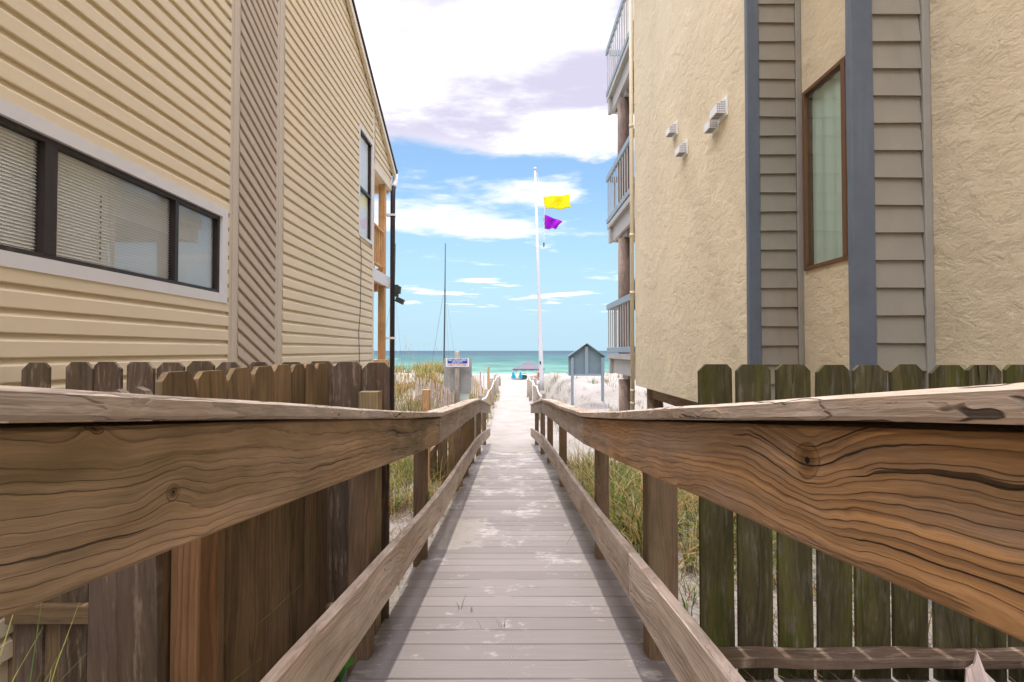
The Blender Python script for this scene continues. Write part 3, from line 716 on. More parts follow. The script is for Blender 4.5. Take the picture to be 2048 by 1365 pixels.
for y, x0, x1 in ((4.695, 2.222, 2.336), (3.255, 2.212, 2.360)):
    m = MB(); n = 24
    m.sweep([((x0 + x1) / 2, y - .006, BOT - .01 + (TOP - BOT) * i / n) for i in range(n + 1)], (1, 0, 0), (0, 1, 0), x1 - x0, .055, 1, .005, wob=.003); m.build('corner_board', M['blue'], bld)
    m = MB(); m.box(2.687, 2.737, y - .03, y, BOT, TOP, 2); m.build('trim_board', M['lap_trim'], bld)
m = MB(); m.box(2.344, 2.362, 3.227, 3.257, BOT, TOP, 2); m.build('trim_board', M['lap_trim'], bld)
w = window(bld, BX, -1, WB[0], WB[1], WB[2], WB[3], [('v', 4.035, 4.085)], .03, M['brown_alu'], M['glass_green'], -.008)
m = MB(); ny = 40; last = None
for i in range(ny + 1):
    y = WB[0] + (WB[1] - WB[0]) * i / ny; x = BX + .055 + .006 * sin(i * 1.3)
    pr = [m.add((x, y, WB[2])), m.add((x, y, WB[3]))]
    if last: m.face([last[0], pr[0], pr[1], last[1]])
    last = pr
m.build('curtain', M['blind'], w)
m = MB(); m.plain(AX - .02, 10.1, -5, 9.03, TOP + .002, TOP + .2); m.build('roof', M['shingle'], bld)
# louvred vent hoods
def hood(y, z, s=.15):
    m = MB(); x = AX - .002; d = s * .62
    m.plain(x - .012, x, y - s * .62, y + s * .62, z - s * .6, z + s * .62)
    prof = [(0, s * .52), (d * .35, s * .45), (d, s * .12), (d, -s * .42), (0, -s * .42)]
    m.prism([(-a, b) for a, b in prof], (x - .012, y - s * .5, z), (1, 0, 0), (0, 0, 1), (0, 1, 0), s)
    o = m.build('vent_hood', M['white'], bld)
    m = MB()
    for i in range(5):
        for j in range(5):
            xx = x - .012 - d * .9 + j * d * .18; zz = z - s * .36 + i * s * .145
            if xx < x - .012 - d * .55 and zz > z + s * .1: continue
            m.plain(xx, xx + d * .11, y - s * .5 - .003, y - s * .5 - .0005, zz, zz + s * .08)
    for j in range(4): m.plain(x - .02 - d + .012 + j * .0001, x - .03, y - s * .42 + j * s * .22, y - s * .42 + j * s * .22 + s * .14, z - s * .42 - .003, z - s * .42 - .0005)
    m.build('louvres', M['vent_gap'], o)
for y, z, s in ((6.74, 3.0, .155), (6.36, 2.58, .155), (5.40, 2.46, .15), (5.20, 2.53, .165)): hood(y, z, s)
m = MB(); m.tube([(2.19, 9.05, -2.1), (2.19, 9.05, 9.5)], .036, 12); pp = m.build('drain_pipe', M['pvc_cream'], bld, smooth=True)
for z in (-.72, -.95, 1.05, 2.1, 4.1):
    m = MB(); m.tube([(2.19, 9.05, z - .03), (2.19, 9.05, z + .03)], .043, 12); m.build('coupling', M['pvc_cream'], pp, smooth=True)
for x, y in ((2.52, 8.8), (2.5, 6.0), (3.0, 3.6), (2.95, .5), (6.0, 8.7), (9.5, 8.7), (6, 5), (9.5, 2)):
    m = MB(); m.tube([(x, y, -2.6), (x, y, BOT - .002)], .14, 14); m.build('pile', M['log'], bld, smooth=True)
m = MB(); m.box(2.42, 2.6, -4.9, 8.6, BOT - .20, BOT - .003, 1); m.build('floor_beam', M['post'], bld)
for k in range(3):
    dz = 3.02 * k; m = MB(); m.plain(2.44, 9.9, 9.02, 11.7, -.16 + dz, -.07 + dz); b = m.build('balcony', M['greige'], bld)
    m = MB(); m.box(2.25, 2.43, 9.12, 11.72, -.175 + dz, -.062 + dz, 1, cham=.006); m.build('rim_board', M['greige'], b)
    m = MB(); m.plain(2.335, 2.40, 9.12, 11.60, -.50 + dz, -.178 + dz); m.plain(2.41, 9.9, 11.50, 11.60, -.50 + dz, -.17 + dz); m.build('beam', M['greige'], b)
    m = MB(); m.plain(2.262, 2.333, 11.47, 11.62, -.52 + dz, -.178 + dz); m.build('bracket', M['greige'], b); m = MB(); m.plain(2.262, 2.333, 9.14, 9.24, -.52 + dz, -.178 + dz); m.build('bracket', M['greige'], b)
    m = MB(); m.plain(2.42, 3.2, 10.45, 10.9, -.60 + dz, -.505 + dz); m.plain(2.6, 9.0, 9.9, 10.0, -.5 + dz, -.165 + dz); m.build('joist', M['greige'], b)
    stickrail(b, M['greige'], (2.26, 9.14, 0), (2.26, 11.74, 0), 0 + dz, 1.08 + dz, .20, .045, .055, .125, M['blue_rail'], .018)
    stickrail(b, M['greige'], (2.32, 11.72, 0), (9.8, 11.72, 0), 0 + dz, 1.08 + dz, .20, .045, .055, .125, M['blue_rail'], .018)
for x in (2.42, 6.0, 9.6):
    m = MB(); m.tube([(x, 10.72, -2.6), (x, 10.72, -.61)], .125, 14); m.build('log_column', M['log'], bld, smooth=True)
    for k in range(2):
        m = MB(); m.tube([(x, 10.72, -.06 + 3.02 * k), (x, 10.72, 2.415 + 3.02 * k)], .125, 14); m.build('log_column', M['log'], bld, smooth=True)
# folded green umbrella on the lowest balcony
um = thing('folded_umbrella', 'folded green canvas umbrella behind the lowest balcony rail', 'umbrella', (2.5, 9.75, -.07))
m = MB(); m.tube([(2.46, 9.75, -.065), (2.46, 9.75, 1.62)], .02, 8); m.build('pole', M['metal'], um)
m = MB(); m.tube([(2.43, 9.75, .82), (2.43, 9.75, .98), (2.44, 9.75, 1.14), (2.46, 9.75, 1.36), (2.47, 9.75, 1.60)], [.07, .13, .10, .06, .02], 9); m.build('canopy', M['green_fab'], um)

# ------------------------------------------------------------------ beach furniture of the path
fp = thing('flagpole', 'tall white leaning flagpole beside the sand path', 'flagpole', (1.44, 24, -1.35))
m = MB(); m.tube([(1.46, 24, -1.9), (1.44, 24, -1.32), (1.29, 24, 3.7), (1.14, 24, 8.74)], [.115, .11, .08, .05], 16); m.build('pole', M['pole'], fp, smooth=True)
m = MB(); m.tube([(1.14, 24, 8.735), (1.14, 24, 8.76), (1.14, 24, 8.84), (1.14, 24, 8.87)], [.03, .08, .08, .03], 12); m.build('truck', M['pole'], fp, smooth=True)
m = MB(); m.tube([(1.20, 24, 8.7), (1.48, 24, 7.5), (1.60, 24, 6.9), (1.57, 24, 5.85), (1.56, 24, 5.2), (1.28, 24, 4.9), (1.36, 23.9, -.5)], .011, 5); hl = m.build('halyard', M['rope'], fp)
m = MB(); m.plain(1.53, 1.59, 23.97, 24.03, 5.0, 5.22); m.build('weight', M['mast'], hl)
m = MB(); m.plain(1.34, 1.40, 23.84, 23.88, -.64, -.50); m.build('cleat', M['black'], fp)
def flag(name, label, mat, corners, amp, ph):
    tl, tr, br, bl = [Vector(c) for c in corners]; m = MB(); nx, ny = 24, 12; ids = []
    for j in range(ny + 1):
        row = []
        for i in range(nx + 1):
            s, t = i / nx, j / ny
            p = (tl * (1 - s) + tr * s) * (1 - t) + (bl * (1 - s) + br * s) * t
            p = p + Vector((.02 * sin(7 * t + ph), amp * sin(9 * s + 2.5 * t + ph) * s ** .6, .05 * sin(8 * s + ph) * s * (1 - .5 * t)))
            row.append(m.add(p))
        ids.append(row)
    for j in range(ny):
        for i in range(nx): m.face([ids[j][i], ids[j][i + 1], ids[j + 1][i + 1], ids[j + 1][i]])
    o = m.build(name, mat, origin=corners[0], smooth=True); tag(o, label, 'flag')
    sm = o.modifiers.new('cloth', 'SOLIDIFY'); sm.thickness = .004
flag('flag', 'yellow rectangular warning flag flying above the purple one', M['yellow'], [(1.50, 24, 7.44), (2.80, 24.2, 7.60), (2.86, 24.2, 6.92), (1.66, 24, 6.85)], .12, .4)
flag('flag', 'purple warning flag flying below the yellow one', M['purple'], [(1.57, 24, 6.58), (2.46, 24.2, 6.28), (2.12, 24.15, 5.92), (1.585, 24, 5.87)], .10, 2.)

sg = thing('beach_sign', 'grey beach sign on a round post with a white and blue NO LIFEGUARD plate', 'sign', (-1.63, 15, -1.9))
m = MB(); m.tube([(-1.63, 15.0, -2.6), (-1.63, 15.0, -.03), (-1.63, 15.0, -.005)], [.075, .075, .06], 14); m.build('post', M['dune_post'], sg, smooth=True)
m = MB(); m.plain(-2.04, -1.20, 15.08, 15.10, -1.22, -.235); m.build('panel', M['sign_back'], sg)
m = MB(); m.plain(-1.56, -1.28, 15.14, 15.16, -1.55, -1.21); m.build('panel', M['sign_pale'], sg)
m = MB(); m.plain(-1.955, -1.265, 14.90, 14.912, -.475, -.225); pl = m.build('plate', M['sign_white'], sg)
m = MB(); m.plain(-1.905, -1.315, 14.894, 14.898, -.378, -.238); m.build('blue_field', M['sign_blue'], pl)
def text(parent, s, size, loc, mat, wmax):
    cu = bpy.data.curves.new('lettering', 'FONT'); cu.body = s; cu.size = size; cu.align_x = 'CENTER'; cu.extrude = .001; cu.offset = .0012
    o = bpy.data.objects.new('lettering', cu); C.objects.link(o); bpy.context.view_layer.update()
    sx = min(1.3, wmax / max(o.dimensions.x, .01)); me = bpy.data.meshes.new_from_object(o.evaluated_get(bpy.context.evaluated_depsgraph_get()))
    C.objects.unlink(o); bpy.data.objects.remove(o); o0 = W[parent]
    for v in me.vertices: v.co = (v.co.x * sx + loc[0] - o0[0], loc[1] - o0[1] - v.co.z, v.co.y + loc[2] - o0[2])
    me.materials.clear(); me.materials.append(mat)
    o = bpy.data.objects.new('lettering', me); C.objects.link(o); o.parent = parent; W[o] = o0
text(pl, 'NO LIFEGUARD', .085, (-1.61, 14.892, -.304), M['sign_white'], .54)
text(pl, 'ON DUTY', .085, (-1.61, 14.892, -.370), M['sign_white'], .32)
text(pl, 'SWIM AT OWN RISK !', .062, (-1.61, 14.898, -.445), M['sign_red'], .60)

ks = thing('notice_board', 'blue grey house-shaped notice board seen from behind on two posts', 'notice board', (2.4, 16, -1.9))
pent = [(-.575, -1.02), (.575, -1.02), (.575, -.40), (0, 0), (-.575, -.40)]
m = MB(); m.prism(pent, (2.405, 16.10, .22), (1, 0, 0), (0, 0, 1), (0, -1, 0), .04); m.build('panel', M['kiosk'], ks)
for x0 in (1.90, 2.87):
    m = MB(); m.box(x0, x0 + .085, 15.97, 16.058, -2.6, -.22, 2); m.build('post', M['blue_rail'], ks)
m = MB(); m.box(2.35, 2.46, 16.0, 16.058, -.74, .14, 2); m.build('brace', M['blue_rail'], ks)
m = MB(); m.box(1.99, 2.865, 16.0, 16.056, -.80, -.742, 0); m.build('brace', M['blue_rail'], ks)
for s in (-1, 1):
    m = MB(); m.sweep([(2.405 + s * .0, 16.03, .235), (2.405 + s * .60, 16.03, -.19)], (0, 1, 0), Vector((s * .425, 0, .60)).normalized(), .16, .03, 2, .003); m.build('roof_board', M['kiosk'], ks)

# rope fences of the sand path
def rope_fence(label, posts, sgn):
    t = thing('rope_fence', label, 'fence', (posts[0][0], posts[0][1], ground(posts[0][0], posts[0][1])))
    tops = []
    for x, y, z, r in posts:
        m = MB(); g = ground(x, y); lx = R.uniform(-.03, .03)
        m.tube([(x, y, g - .5), (x + lx, y, z - .02), (x + lx, y, z)], [r, r, r * .8], 9); m.build('post', M['dune_post'], t, smooth=True); tops.append(Vector((x + lx + sgn * r, y, z - .10)))
    for a, b in zip(tops, tops[1:]):
        m = MB(); m.tube([a.lerp(b, k / 6) - Vector((0, 0, .10 * 4 * (k / 6) * (1 - k / 6))) for k in range(7)], .022, 6); m.build('rope', M['rope'], t)
rope_fence('rope fence on weathered posts along the grassy side of the sand path', [(-.95, 13.6, -1.30, .06), (-.96, 16, -1.42, .065), (-.98, 19, -1.44, .08), (-.97, 25, -1.38, .11), (-.97, 30, -1.41, .09), (-.98, 34.5, -1.58, .10), (-1.0, 42, -2.1, .09)], 1)
rope_fence('rope fence on weathered posts along the flagpole side of the sand path', [(.98, 15.6, -1.32, .05), (.99, 18.5, -1.2, .06), (1.02, 22, -1.21, .08), (1.02, 27, -1.35, .08), (1.0, 30, -1.55, .09)], -1)
# slat sand fence on the dune
sf = thing('slat_fence', 'thin wooden slat sand fence half buried in the dune grass', 'fence', (-2.3, 14.8, -1.9))
m = MB()
for i in range(24):
    s = i / 23; x = -2.6 + .95 * s + R.uniform(-.01, .01); y = 13.6 + 1.6 * s; g = ground(x, y); l = R.uniform(-.06, .06); hh = R.uniform(.66, .80)
    m.sweep([(x, y, g - .3), (x + l, y + R.uniform(-.04, .04), g + hh)], (1, 0, 0), (0, 1, 0), .038, .010, R.random() * 9, .001)
m.build('slats', M['bleached'], sf)
m = MB()
for hz in (.25, .55): m.tube([(-2.6 + .95 * k / 6, 13.6 + 1.6 * k / 6, ground(-2.6 + .95 * k / 6, 13.6 + 1.6 * k / 6) + hz) for k in range(7)], .005, 5)
m.build('wire', M['cable'], sf)
sf2 = thing('slat_fence', 'short slat fence ending at a tall square post on the dune crest', 'fence', (-1.1, 22, -1.9))
m = MB()
for i in range(7):
    x = -1.75 + .085 * i; g = ground(x, 22); m.sweep([(x, 22, g - .3), (x + R.uniform(-.05, .05), 22, -1.15 + .055 * i)], (1, 0, 0), (0, 1, 0), .05, .012, R.random() * 9, .001)
m.build('slats', M['bleached'], sf2)
m = MB(); m.sweep([(-1.02, 22.1, -3.0), (-1.02, 22.1, -.80), (-.985, 22.1, -.70)], (1, 0, 0), (0, 1, 0), .11, .11, 3, .006); m.build('post', M['balcony_wood'], sf2)

# catamarans drawn up on the beach
def cat(x, y, top, base, label, lean=0.0):
    t = thing('catamaran', label, 'sailboat', (x, y, ground(x, y)), 'catamarans parked on the beach')
    g = ground(x, y)
    for dx in (-1.1, 1.1):
        m = MB(); m.tube([(x + dx, y - 2.4, g + .35), (x + dx, y - 1.8, g + .26), (x + dx, y, g + .22), (x + dx, y + 2.0, g + .28), (x + dx, y + 2.6, g + .5)], [.04, .17, .2, .16, .03], 10); m.build('hull', M['hull'], t, smooth=True)
    m = MB(); m.plain(x - 1.15, x + 1.15, y - 1.0, y + .8, g + .46, g + .50); m.build('trampoline', M['mast'], t)
    m = MB(); m.tube([(x, y, g + .5), (x + lean * .6, y, (top + g) * .55), (x + lean, y, top)], [.06, .055, .035], 8); ms = m.build('mast', M['mast'], t, smooth=True)
    hz = g + (top - g) * .70; xm = x + lean * .72
    for dx, dy in ((-1.1, -.4), (1.1, -.4), (-.75, -2.2), (.75, -2.2)):
        m = MB(); m.tube([(xm, y, hz), (x + dx, y + dy, g + .4)], .006, 4); m.build('stay', M['cable'], ms)
cat(-5.14, 38, 8.2, 0, 'beached catamaran with a tall dark mast rising behind the beach sign', .10)
cat(-9.62, 40, 8.6, 0, 'beached catamaran whose leaning mast shows past the house downspout', .30)

# tent, towels, people
tt = thing('pop_up_tent', 'dark grey pop-up tent on thin legs at the water edge', 'tent', (1.75, 55, -3.1))
TX = [(.12, 53.4), (3.3, 53.4), (.5, 56.6), (3.65, 56.6)]
for x, y in TX:
    m = MB(); m.tube([(x, y, ground(x, y) - .1), (x, y, -1.92)], .03, 6); m.build('leg', M['metal'], tt)
m = MB(); A = [m.add((TX[i][0] + (-.08 if i % 2 == 0 else .08), TX[i][1], -1.93)) for i in (0, 1, 3, 2)]; P = m.add((1.9, 55, -1.04))
Mid = [m.add(tuple((Vector(m.v[A[i]]) + Vector(m.v[P])) / 2 - Vector((0, 0, .09)))) for i in range(4)]
for i in range(4):
    j = (i + 1) % 4; m.face([A[i], A[j], Mid[j], Mid[i]]); m.face([Mid[i], Mid[j], P])
    a, b = Vector(m.v[A[i]]), Vector(m.v[A[j]]); last = None
    for k in range(17):
        p = a.lerp(b, k / 16); pr = [m.add(p), m.add(p - Vector((0, 0, .14 + .06 * abs(sin(k * pi / 4)))))]
        if last: m.face([last[0], pr[0], pr[1], last[1]])
        last = pr
m.build('canopy', M['canopy'], tt)
def towel(x, y, label):
    m = MB(); last = None
    for k in range(9):
        a = k / 8; px = x - .26 + .52 * a; z0 = -2.25 - .15 * abs(a - .5)
        pr = [m.add((x + (px - x) * .35, y + .05 * sin(k * 2), z0)), m.add((px, y + .09 * sin(k * 2), -2.95 + .06 * sin(k)))]
        if last: m.face([last[0], pr[0], pr[1], last[1]])
        last = pr
    o = m.build('towel', M['towel'], origin=(x, y, -2.6)); o.modifiers.new('t', 'SOLIDIFY').thickness = .02
    tag(o, label, 'towel', 'towels hanging from the tent')
towel(.20, 53.33, 'turquoise towel hanging on the outermost front leg of the tent'); towel(.95, 53.2, 'wide turquoise towel hanging under the tent edge, nearer its middle')
bc_ = thing('beach_bag', 'round dark green beach shelter bag lying on the sand under the tent', 'bag', (1.4, 54.2, -3.1))
m = MB(); m.tube([(1.4, 54.2, -3.12), (1.38, 54.2, -2.95), (1.36, 54.2, -2.72), (1.34, 54.2, -2.6)], [.42, .40, .28, .05], 14); m.build('bag', M['green_fab'], bc_, smooth=True)
m = MB(); m.tube([(1.15, 54.0, -2.75), (1.2, 54, -2.5), (1.4, 54, -2.42), (1.6, 54, -2.5), (1.62, 54.0, -2.8)], .025, 6); m.build('handle', M['black'], bc_)
m = MB(); m.plain(.9, 1.95, 53.7, 54.9, -3.12, -3.085); m.build('ground_sheet', M['canopy'], bc_)
ch = thing('beach_chair', 'low folding beach chair on the sand with a person in red on it', 'chair', (2.55, 52, -3.05))
gz = ground(2.55, 52)
m = MB(); m.sweep([(2.35, 52, gz + .30), (2.78, 52, gz + .24)], (0, 1, 0), (0, 0, 1), .5, .03, 1); m.build('seat', M['red'], ch)
m = MB(); m.sweep([(2.80, 52, gz + .25), (3.05, 52, gz + .85)], (0, 1, 0), (1, 0, -.35), .5, .03, 1); m.build('backrest', M['red'], ch)
for yy in (51.77, 52.23):
    for xa, xb in ((2.36, 2.85), (2.78, 2.45)):
        m = MB(); m.tube([(xa, yy, gz + .28), (xb, yy, gz - .02)], .014, 6); m.build('leg', M['metal'], ch)
per = thing('person', 'person in a red top sitting on a beach chair near the tent', 'person', (2.6, 52, -3.0))
def skin(name, verts, edges, rad, mat, parent, lv=2):
    o0 = W[parent]; me = bpy.data.meshes.new(name); me.from_pydata([(v[0] - o0[0], v[1] - o0[1], v[2] - o0[2]) for v in verts], edges, [])
    me.materials.append(mat); o = bpy.data.objects.new(name, me); C.objects.link(o); o.parent = parent; W[o] = o0
    o.modifiers.new('skin', 'SKIN')
    for i, r in enumerate(rad): me.skin_vertices[0].data[i].radius = (r, r); me.skin_vertices[0].data[i].use_root = (i == 0)
    s = o.modifiers.new('sub', 'SUBSURF'); s.levels = lv; s.render_levels = lv
    for p in me.polygons: p.use_smooth = True
    return o
z = gz + .36; px, py = 2.72, 52
V = [(px, py, z), (px + .06, py, z + .25), (px + .10, py, z + .46), (px + .10, py, z + .56), (px + .07, py, z + .68), (px + .06, py, z + .78)]
Ed = [(0, 1), (1, 2), (2, 3), (3, 4), (4, 5)]; Rd = [.14, .13, .12, .05, .085, .06]
for s in (-1, 1):
    b = len(V); V += [(px + .10, py + s * .19, z + .44), (px - .04, py + s * .25, z + .22), (px - .26, py + s * .20, z + .20), (px - .34, py + s * .18, z + .21)]
    Ed += [(2, b), (b, b + 1), (b + 1, b + 2), (b + 2, b + 3)]; Rd += [.055, .045, .035, .03]
    b = len(V); V += [(px - .05, py + s * .11, z - .02), (px - .44, py + s * .14, z + .12), (px - .68, py + s * .14, z - .26), (px - .82, py + s * .15, z - .29)]
    Ed += [(0, b), (b, b + 1), (b + 1, b + 2), (b + 2, b + 3)]; Rd += [.09, .06, .04, .03]
skin('body', V, Ed, Rd, M['skin'], per)
skin('shirt', [V[0], V[1], V[2], V[6], V[14]] + [(px + .0, py - .23, z + .32), (px + .0, py + .23, z + .32)], [(0, 1), (1, 2), (2, 3), (2, 4), (3, 5), (4, 6)], [.165, .155, .145, .075, .075, .065, .065], M['red'], per)
skin('hair', [(px + .10, py, z + .68), (px + .08, py, z + .80)], [(0, 1)], [.10, .085], M['hair'], per)

# ------------------------------------------------------------------ vegetation
def blade(m, x, y, z, L, az, lean, curl, w, col, seg=4):
    dx, dy = cos(az), sin(az); px, py = -dy, dx; a = lean; p = Vector((x, y, z)); last = None; st = L / seg
    for k in range(seg + 1):
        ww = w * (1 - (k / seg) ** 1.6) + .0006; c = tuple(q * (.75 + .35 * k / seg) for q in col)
        pr = [m.add((p.x - px * ww, p.y - py * ww, p.z), col=c), m.add((p.x + px * ww, p.y + py * ww, p.z), col=c)]
        if last: m.face([last[0], last[1], pr[1], pr[0]])
        last = pr; p = p + Vector((dx * sin(a), dy * sin(a), cos(a))) * st; a += curl / seg
GREEN = [(.12, .19, .03), (.18, .235, .04), (.08, .14, .025), (.28, .27, .06), (.07, .13, .04)]
STRAW = [(.42, .30, .12), (.47, .36, .16), (.34, .23, .08), (.28, .165, .05), (.42, .27, .10)]
OLIVE = [(.23, .20, .07), (.29, .24, .09), (.18, .165, .045), (.34, .26, .09)]
def clump(m, x, y, n, r, L, pal, w=.0035, lean=.5, curl=1.5, z=None):
    for i in range(n):
        a = R.uniform(0, 2 * pi); q = r * math.sqrt(R.random()); bx, by = x + q * cos(a), y + q * sin(a)
        c = R.choice(pal); k = R.uniform(.75, 1.25)
        blade(m, bx, by, (ground(bx, by) if z is None else z) - .02, L * R.uniform(.45, 1.1), a + R.uniform(-.9, .9), abs(R.gauss(lean * .4, lean * .5)), R.uniform(.3, 1) * curl, w * R.uniform(.6, 1.3), tuple(v * k for v in c))
# between the right rail and the stucco building
m = MB()
for i in range(170):
    y = R.uniform(3.0, 8.2); x = R.uniform(.85, 1.0 + .24 * y)
    d = ss(2.7, 4.2, y)
    if R.random() < d: clump(m, x, y, 30, .15, R.uniform(.38, .78), R.choice([GREEN, GREEN, STRAW, STRAW, OLIVE]), .0055, .9, 2.4)
for i in range(46):
    x = R.uniform(.8, 2.2); y = R.uniform(2.2, 3.4); clump(m, x, y, 9, .08, R.uniform(.16, .36), R.choice([GREEN, STRAW]), .0032, .6, 1.6)
for y in [2.6 + .27 * i for i in range(20)]:                # blades that hang over the deck edge
    clump(m, .74, y, 4, .06, R.uniform(.35, .7), OLIVE + GREEN, .0022, .9, 1.3)
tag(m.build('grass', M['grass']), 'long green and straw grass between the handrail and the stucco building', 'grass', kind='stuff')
m = MB()
for i in range(110):
    y = R.uniform(4.9, 9.5); x = -R.uniform(.80, .9 + .16 * y); clump(m, x, y, 26, .13, R.uniform(.3, .62), R.choice([GREEN, GREEN, STRAW, STRAW, OLIVE]), .005, .9, 2.3)
for i in range(14): clump(m, -R.uniform(.75, 1.25), R.uniform(3.2, 4.9), 6, .08, R.uniform(.15, .3), OLIVE + STRAW, .003, .7, 1.6)
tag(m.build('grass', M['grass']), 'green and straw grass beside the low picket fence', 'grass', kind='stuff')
m = MB()
for i in range(22): clump(m, -R.uniform(1.2, 1.75), R.uniform(1.2, 1.6), 6, .10, R.uniform(.8, 1.25), GREEN[:4] + [(.36, .32, .14)], .0028, .5, 1.3)
tag(m.build('grass', M['grass']), 'thin green grass at the foot of the cream house', 'grass', kind='stuff')
m = MB()
for i in range(1150):
    y = R.uniform(9.5, 29); x = -R.uniform(1.15, 1.3 + .30 * y); n_ = mn.noise((x * .5, y * .35, 3))
    if n_ < -.22 and R.random() < .75: continue
    if abs(x) > 5.5 * y / 22 + 1: continue
    if -4.7 < x * 20 / y < -3.7 and y > 16 and R.random() < .8: continue
    clump(m, x, y, 20, .24, R.uniform(.30, .62), R.choice([STRAW, STRAW, OLIVE, OLIVE, GREEN]), .0065 + .0002 * y, .5, 1.3)
for i in range(60):
    y = R.uniform(10, 34); clump(m, -R.uniform(.78, 1.1), y, 14, .14, R.uniform(.25, .5), R.choice([OLIVE, GREEN, STRAW]), .006, .6, 1.5)
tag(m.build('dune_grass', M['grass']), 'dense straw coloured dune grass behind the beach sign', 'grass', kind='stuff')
m = MB()
for i in range(200):
    y = R.uniform(12, 32); x = R.uniform(1.25, 1.3 + .27 * y); n_ = mn.noise((x * .8, y * .5, 9))
    if n_ > .16: clump(m, x, y, 18, .2, R.uniform(.25, .5), R.choice([STRAW, OLIVE, OLIVE, GREEN]), .007, .6, 1.3)
for i in range(170):
    y = R.uniform(12, 27); x = R.uniform(1.2, 1.3 + .27 * y); clump(m, x, y, 4, .16, R.uniform(.15, .42), [(.20, .15, .09), (.30, .24, .15), (.22, .19, .09)], .006, .9, 1.2)
for i in range(60): clump(m, R.uniform(1.15, 2.2), R.uniform(14, 20), 5, .2, .3, [(.15, .11, .07), (.24, .2, .1)], .005, 1.0, 1.0)
tag(m.build('dune_grass', M['grass']), 'sparse tufts of dune grass on the white sand slope behind the notice board', 'grass', kind='stuff')
m = MB()
for i in range(46):
    y = R.uniform(12, 26); x = -y * R.uniform(.045, .245); g = ground(x, y); L = R.uniform(.9, 1.55); az = R.uniform(-.6, .8); c = R.choice([(.20, .17, .09), (.14, .13, .08), (.28, .23, .12)])
    blade(m, x, y, g, L, az, R.uniform(.02, .12), R.uniform(.05, .35), .0045, c, 6)
    for k in range(7): blade(m, x + .06 * cos(az), y, g + L * (.80 + .025 * k), .12, R.uniform(0, 6.28), .6, .8, .005, (.42, .33, .18), 2)
for i in range(9):
    y = R.uniform(18, 26); x = y * R.uniform(.05, .2); g = ground(x, y); blade(m, x, y, g, R.uniform(.7, 1.1), R.uniform(-.6, .8), .08, .3, .0045, (.28, .23, .12), 6)
tag(m.build('sea_oats', M['grass']), 'thin sea oat stalks rising above the dune grass', 'sea oats', kind='stuff')
# dead stems and litter on the sand
m = MB()
def stick(x, y, L, w, c):
    az = R.uniform(0, pi); z0 = ground(x, y) + .012; blade(m, x, y, z0, L, az, R.uniform(1.25, 1.6), R.uniform(-.3, .25), w, c, 3)
BRN = [(.20, .12, .06), (.13, .07, .04), (.30, .20, .11), (.24, .13, .06)]
for i in range(900): stick(R.uniform(.72, 2.5), R.uniform(1.75, 4.2), R.uniform(.05, .28), .0016, R.choice(BRN))
for i in range(420): stick(-R.uniform(.68, 1.5), R.uniform(2.6, 5.2), R.uniform(.05, .3), .0018, R.choice(BRN))
tag(m.build('plant_litter', M['grass']), 'brown dead stems and litter scattered on the sand', 'litter', kind='stuff')
m = MB()
for x, y, n in ((-.27, 2.62, 2), (-.21, 2.60, 2), (-.055, 2.40, 3), (-.14, 2.38, 1)):
    for k in range(n): blade(m, x + .01 * k, y, -D(y) - .01, R.uniform(.05, .085), R.uniform(0, 6), .2, .8, .0018, (.12, .15, .06), 4)
tag(m.build('grass_sprouts', M['grass']), 'tiny grass sprouts growing from gaps of the deck boards', 'grass', kind='stuff')
m = MB()
for a, L in ((.6, .055), (2.2, .05), (3.9, .045)):
    x, y, z = -.655, 1.93, -1.27; dx, dy = cos(a), sin(a); P = [m.add((x, y, z), col=(.05, .14, .02))]
    ring = [m.add((x + dx * L * s + -dy * wv, y + dy * L * s + dx * wv, z + .05 + .03 * s), col=(.07, .20, .025)) for s, wv in ((.35, .022), (.8, .020), (1.1, 0), (.8, -.020), (.35, -.022))]
    m.face(P + ring)
o = m.build('seedling', M['grass'], origin=(-.655, 1.93, -1.27)); tag(o, 'small round-leaved green seedling at the edge of the deck boards', 'plant')
# splintered board scraps by the mossy fence
m = MB(); m.prism([(-.05, 0), (.05, .0), (.055, .07), (.03, .10), (.022, .17), (.0, .12), (-.03, .10), (-.045, .05)], (1.80, 1.93, -1.335), (.85, -.4, .1), (-.1, .2, 1), (.4, .9, 0), .012, 2.)
tag(m.build('board_scrap', M['bleached'], origin=(1.80, 1.93, -1.33)), 'pale splintered board scrap standing up against the fence rail', 'scrap wood')
m = MB(); m.prism([(-.12, 0), (.10, .0), (.12, .04), (.06, .065), (-.10, .05)], (1.66, 1.86, -1.30), (.9, -.3, -.12), (.2, .7, .5), (0, -.3, .8), .012, 4.)
tag(m.build('board_scrap', M['bleached'], origin=(1.66, 1.86, -1.31)), 'flat grey board scrap lying on the sand below the fence rail', 'scrap wood')

# ------------------------------------------------------------------ sky and sun
sun_to = Vector((-.025, .53, 1.0)).normalized()
el = math.asin(sun_to.z); azm = math.atan2(sun_to.x, sun_to.y)
sl = bpy.data.lights.new('sun', 'SUN'); sl.energy = 2.5; sl.angle = math.radians(.53); sl.color = (1, .955, .88)
so = bpy.data.objects.new('sun', sl); C.objects.link(so); so.rotation_euler = (-sun_to).to_track_quat('-Z', 'Y').to_euler(); so.location = (0, 0, 30)
wd = bpy.data.worlds.new('World'); bpy.context.scene.world = wd; wd.use_nodes = True
g = NT.__new__(NT); g.t = wd.node_tree; bg = g.t.nodes['Background']
sky = g.node('ShaderNodeTexSky', sky_type='NISHITA', sun_disc=False); sky.sun_elevation = el; sky.sun_rotation = azm
sky.air_density = 1.0; sky.dust_density = .35; sky.ozone_density = 2.2; sky.altitude = 0
dirv = g.node('ShaderNodeTexCoord').outputs['Generated']; x, y, z = g.sep(dirv)
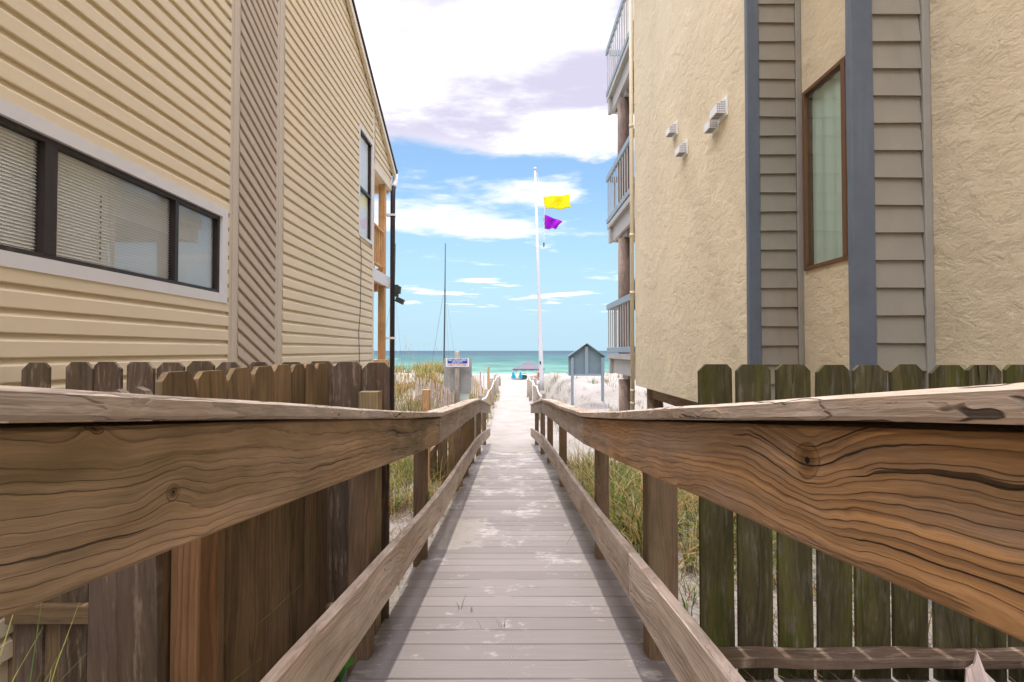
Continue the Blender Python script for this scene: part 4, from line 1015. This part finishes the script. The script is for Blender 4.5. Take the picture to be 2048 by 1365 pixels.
zc = g.m('MAXIMUM', z, .012)
pxn, pyn = g.m('DIVIDE', x, zc), g.m('DIVIDE', y, zc)
hl_ = g.m('SQRT', g.m('ADD', g.m('MULTIPLY', pxn, pxn), g.m('MULTIPLY', pyn, pyn)))
n1 = g.noise(g.xyz(g.m('MULTIPLY', pxn, .9), g.m('MULTIPLY', pyn, 1.0), 1.7), 1.0, 7, .58, .3)
n2 = g.noise(g.xyz(g.m('MULTIPLY', pxn, 1.0), g.m('MULTIPLY', pyn, 1.35), 7.2), 1.0, 6, .6, .2)
n3 = g.noise(g.xyz(g.m('MULTIPLY', pxn, .42), g.m('MULTIPLY', pyn, .62), 12.4), 1.0, 6, .6)
thr = g.step(hl_, 1.75, 2.75, .20, .56)
cov = g.step(n1, thr, g.m('ADD', thr, .13))
thin = g.m('MULTIPLY', g.step(n3, .56, .68), g.m('MULTIPLY', g.step(hl_, 2.4, 2.9), g.step(hl_, 9.5, 5.0)))
cov = g.m('MULTIPLY', cov, g.step(hl_, 16.0, 9.0))
cov = g.m('MAXIMUM', cov, g.m('MULTIPLY', thin, .85))
shade = g.step(n2, .43, .61)
shade = g.m('MAXIMUM', shade, g.step(hl_, 2.2, 2.9))
ccol = g.mix(shade, (3.9, 3.75, 4.75), (7.0, 6.9, 7.0))
over = g.m('MULTIPLY_ADD', g.step(z, .60, .86), 2.7, 1.0)      # overhead clouds above the view boosted, added fill for shaded faces
over = g.m('MULTIPLY', over, g.step(y, .1, -.5, 1.0, 2.4))      # unseen clouds behind the camera boosted, added fill for camera-facing surfaces
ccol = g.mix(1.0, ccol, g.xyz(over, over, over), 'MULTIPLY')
skyc = g.mix(1.0, sky.outputs[0], (.72, .82, .80), 'MULTIPLY')
skyc = g.mix(g.step(z, .36, .0, 0, .94), skyc, (2.75, 4.1, 5.05))
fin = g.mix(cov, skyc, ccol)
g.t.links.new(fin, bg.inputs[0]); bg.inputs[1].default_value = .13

# ------------------------------------------------------------------ camera
cam = bpy.data.cameras.new('camera'); cam.lens = 36 * 1000 / 2048; cam.sensor_width = 36; cam.clip_start = .02; cam.clip_end = 60000
co = bpy.data.objects.new('camera', cam); C.objects.link(co); co.location = (0, 0, CH)
co.rotation_euler = (pi / 2 + math.atan(19.5 / 1000), 0, -.001)
sc = bpy.context.scene; sc.camera = co
sc.view_settings.view_transform = 'Standard'; sc.view_settings.look = 'None'; sc.view_settings.exposure = 0.55; sc.view_settings.gamma = 1
sc.cycles.max_bounces = 8; sc.cycles.transparent_max_bounces = 12
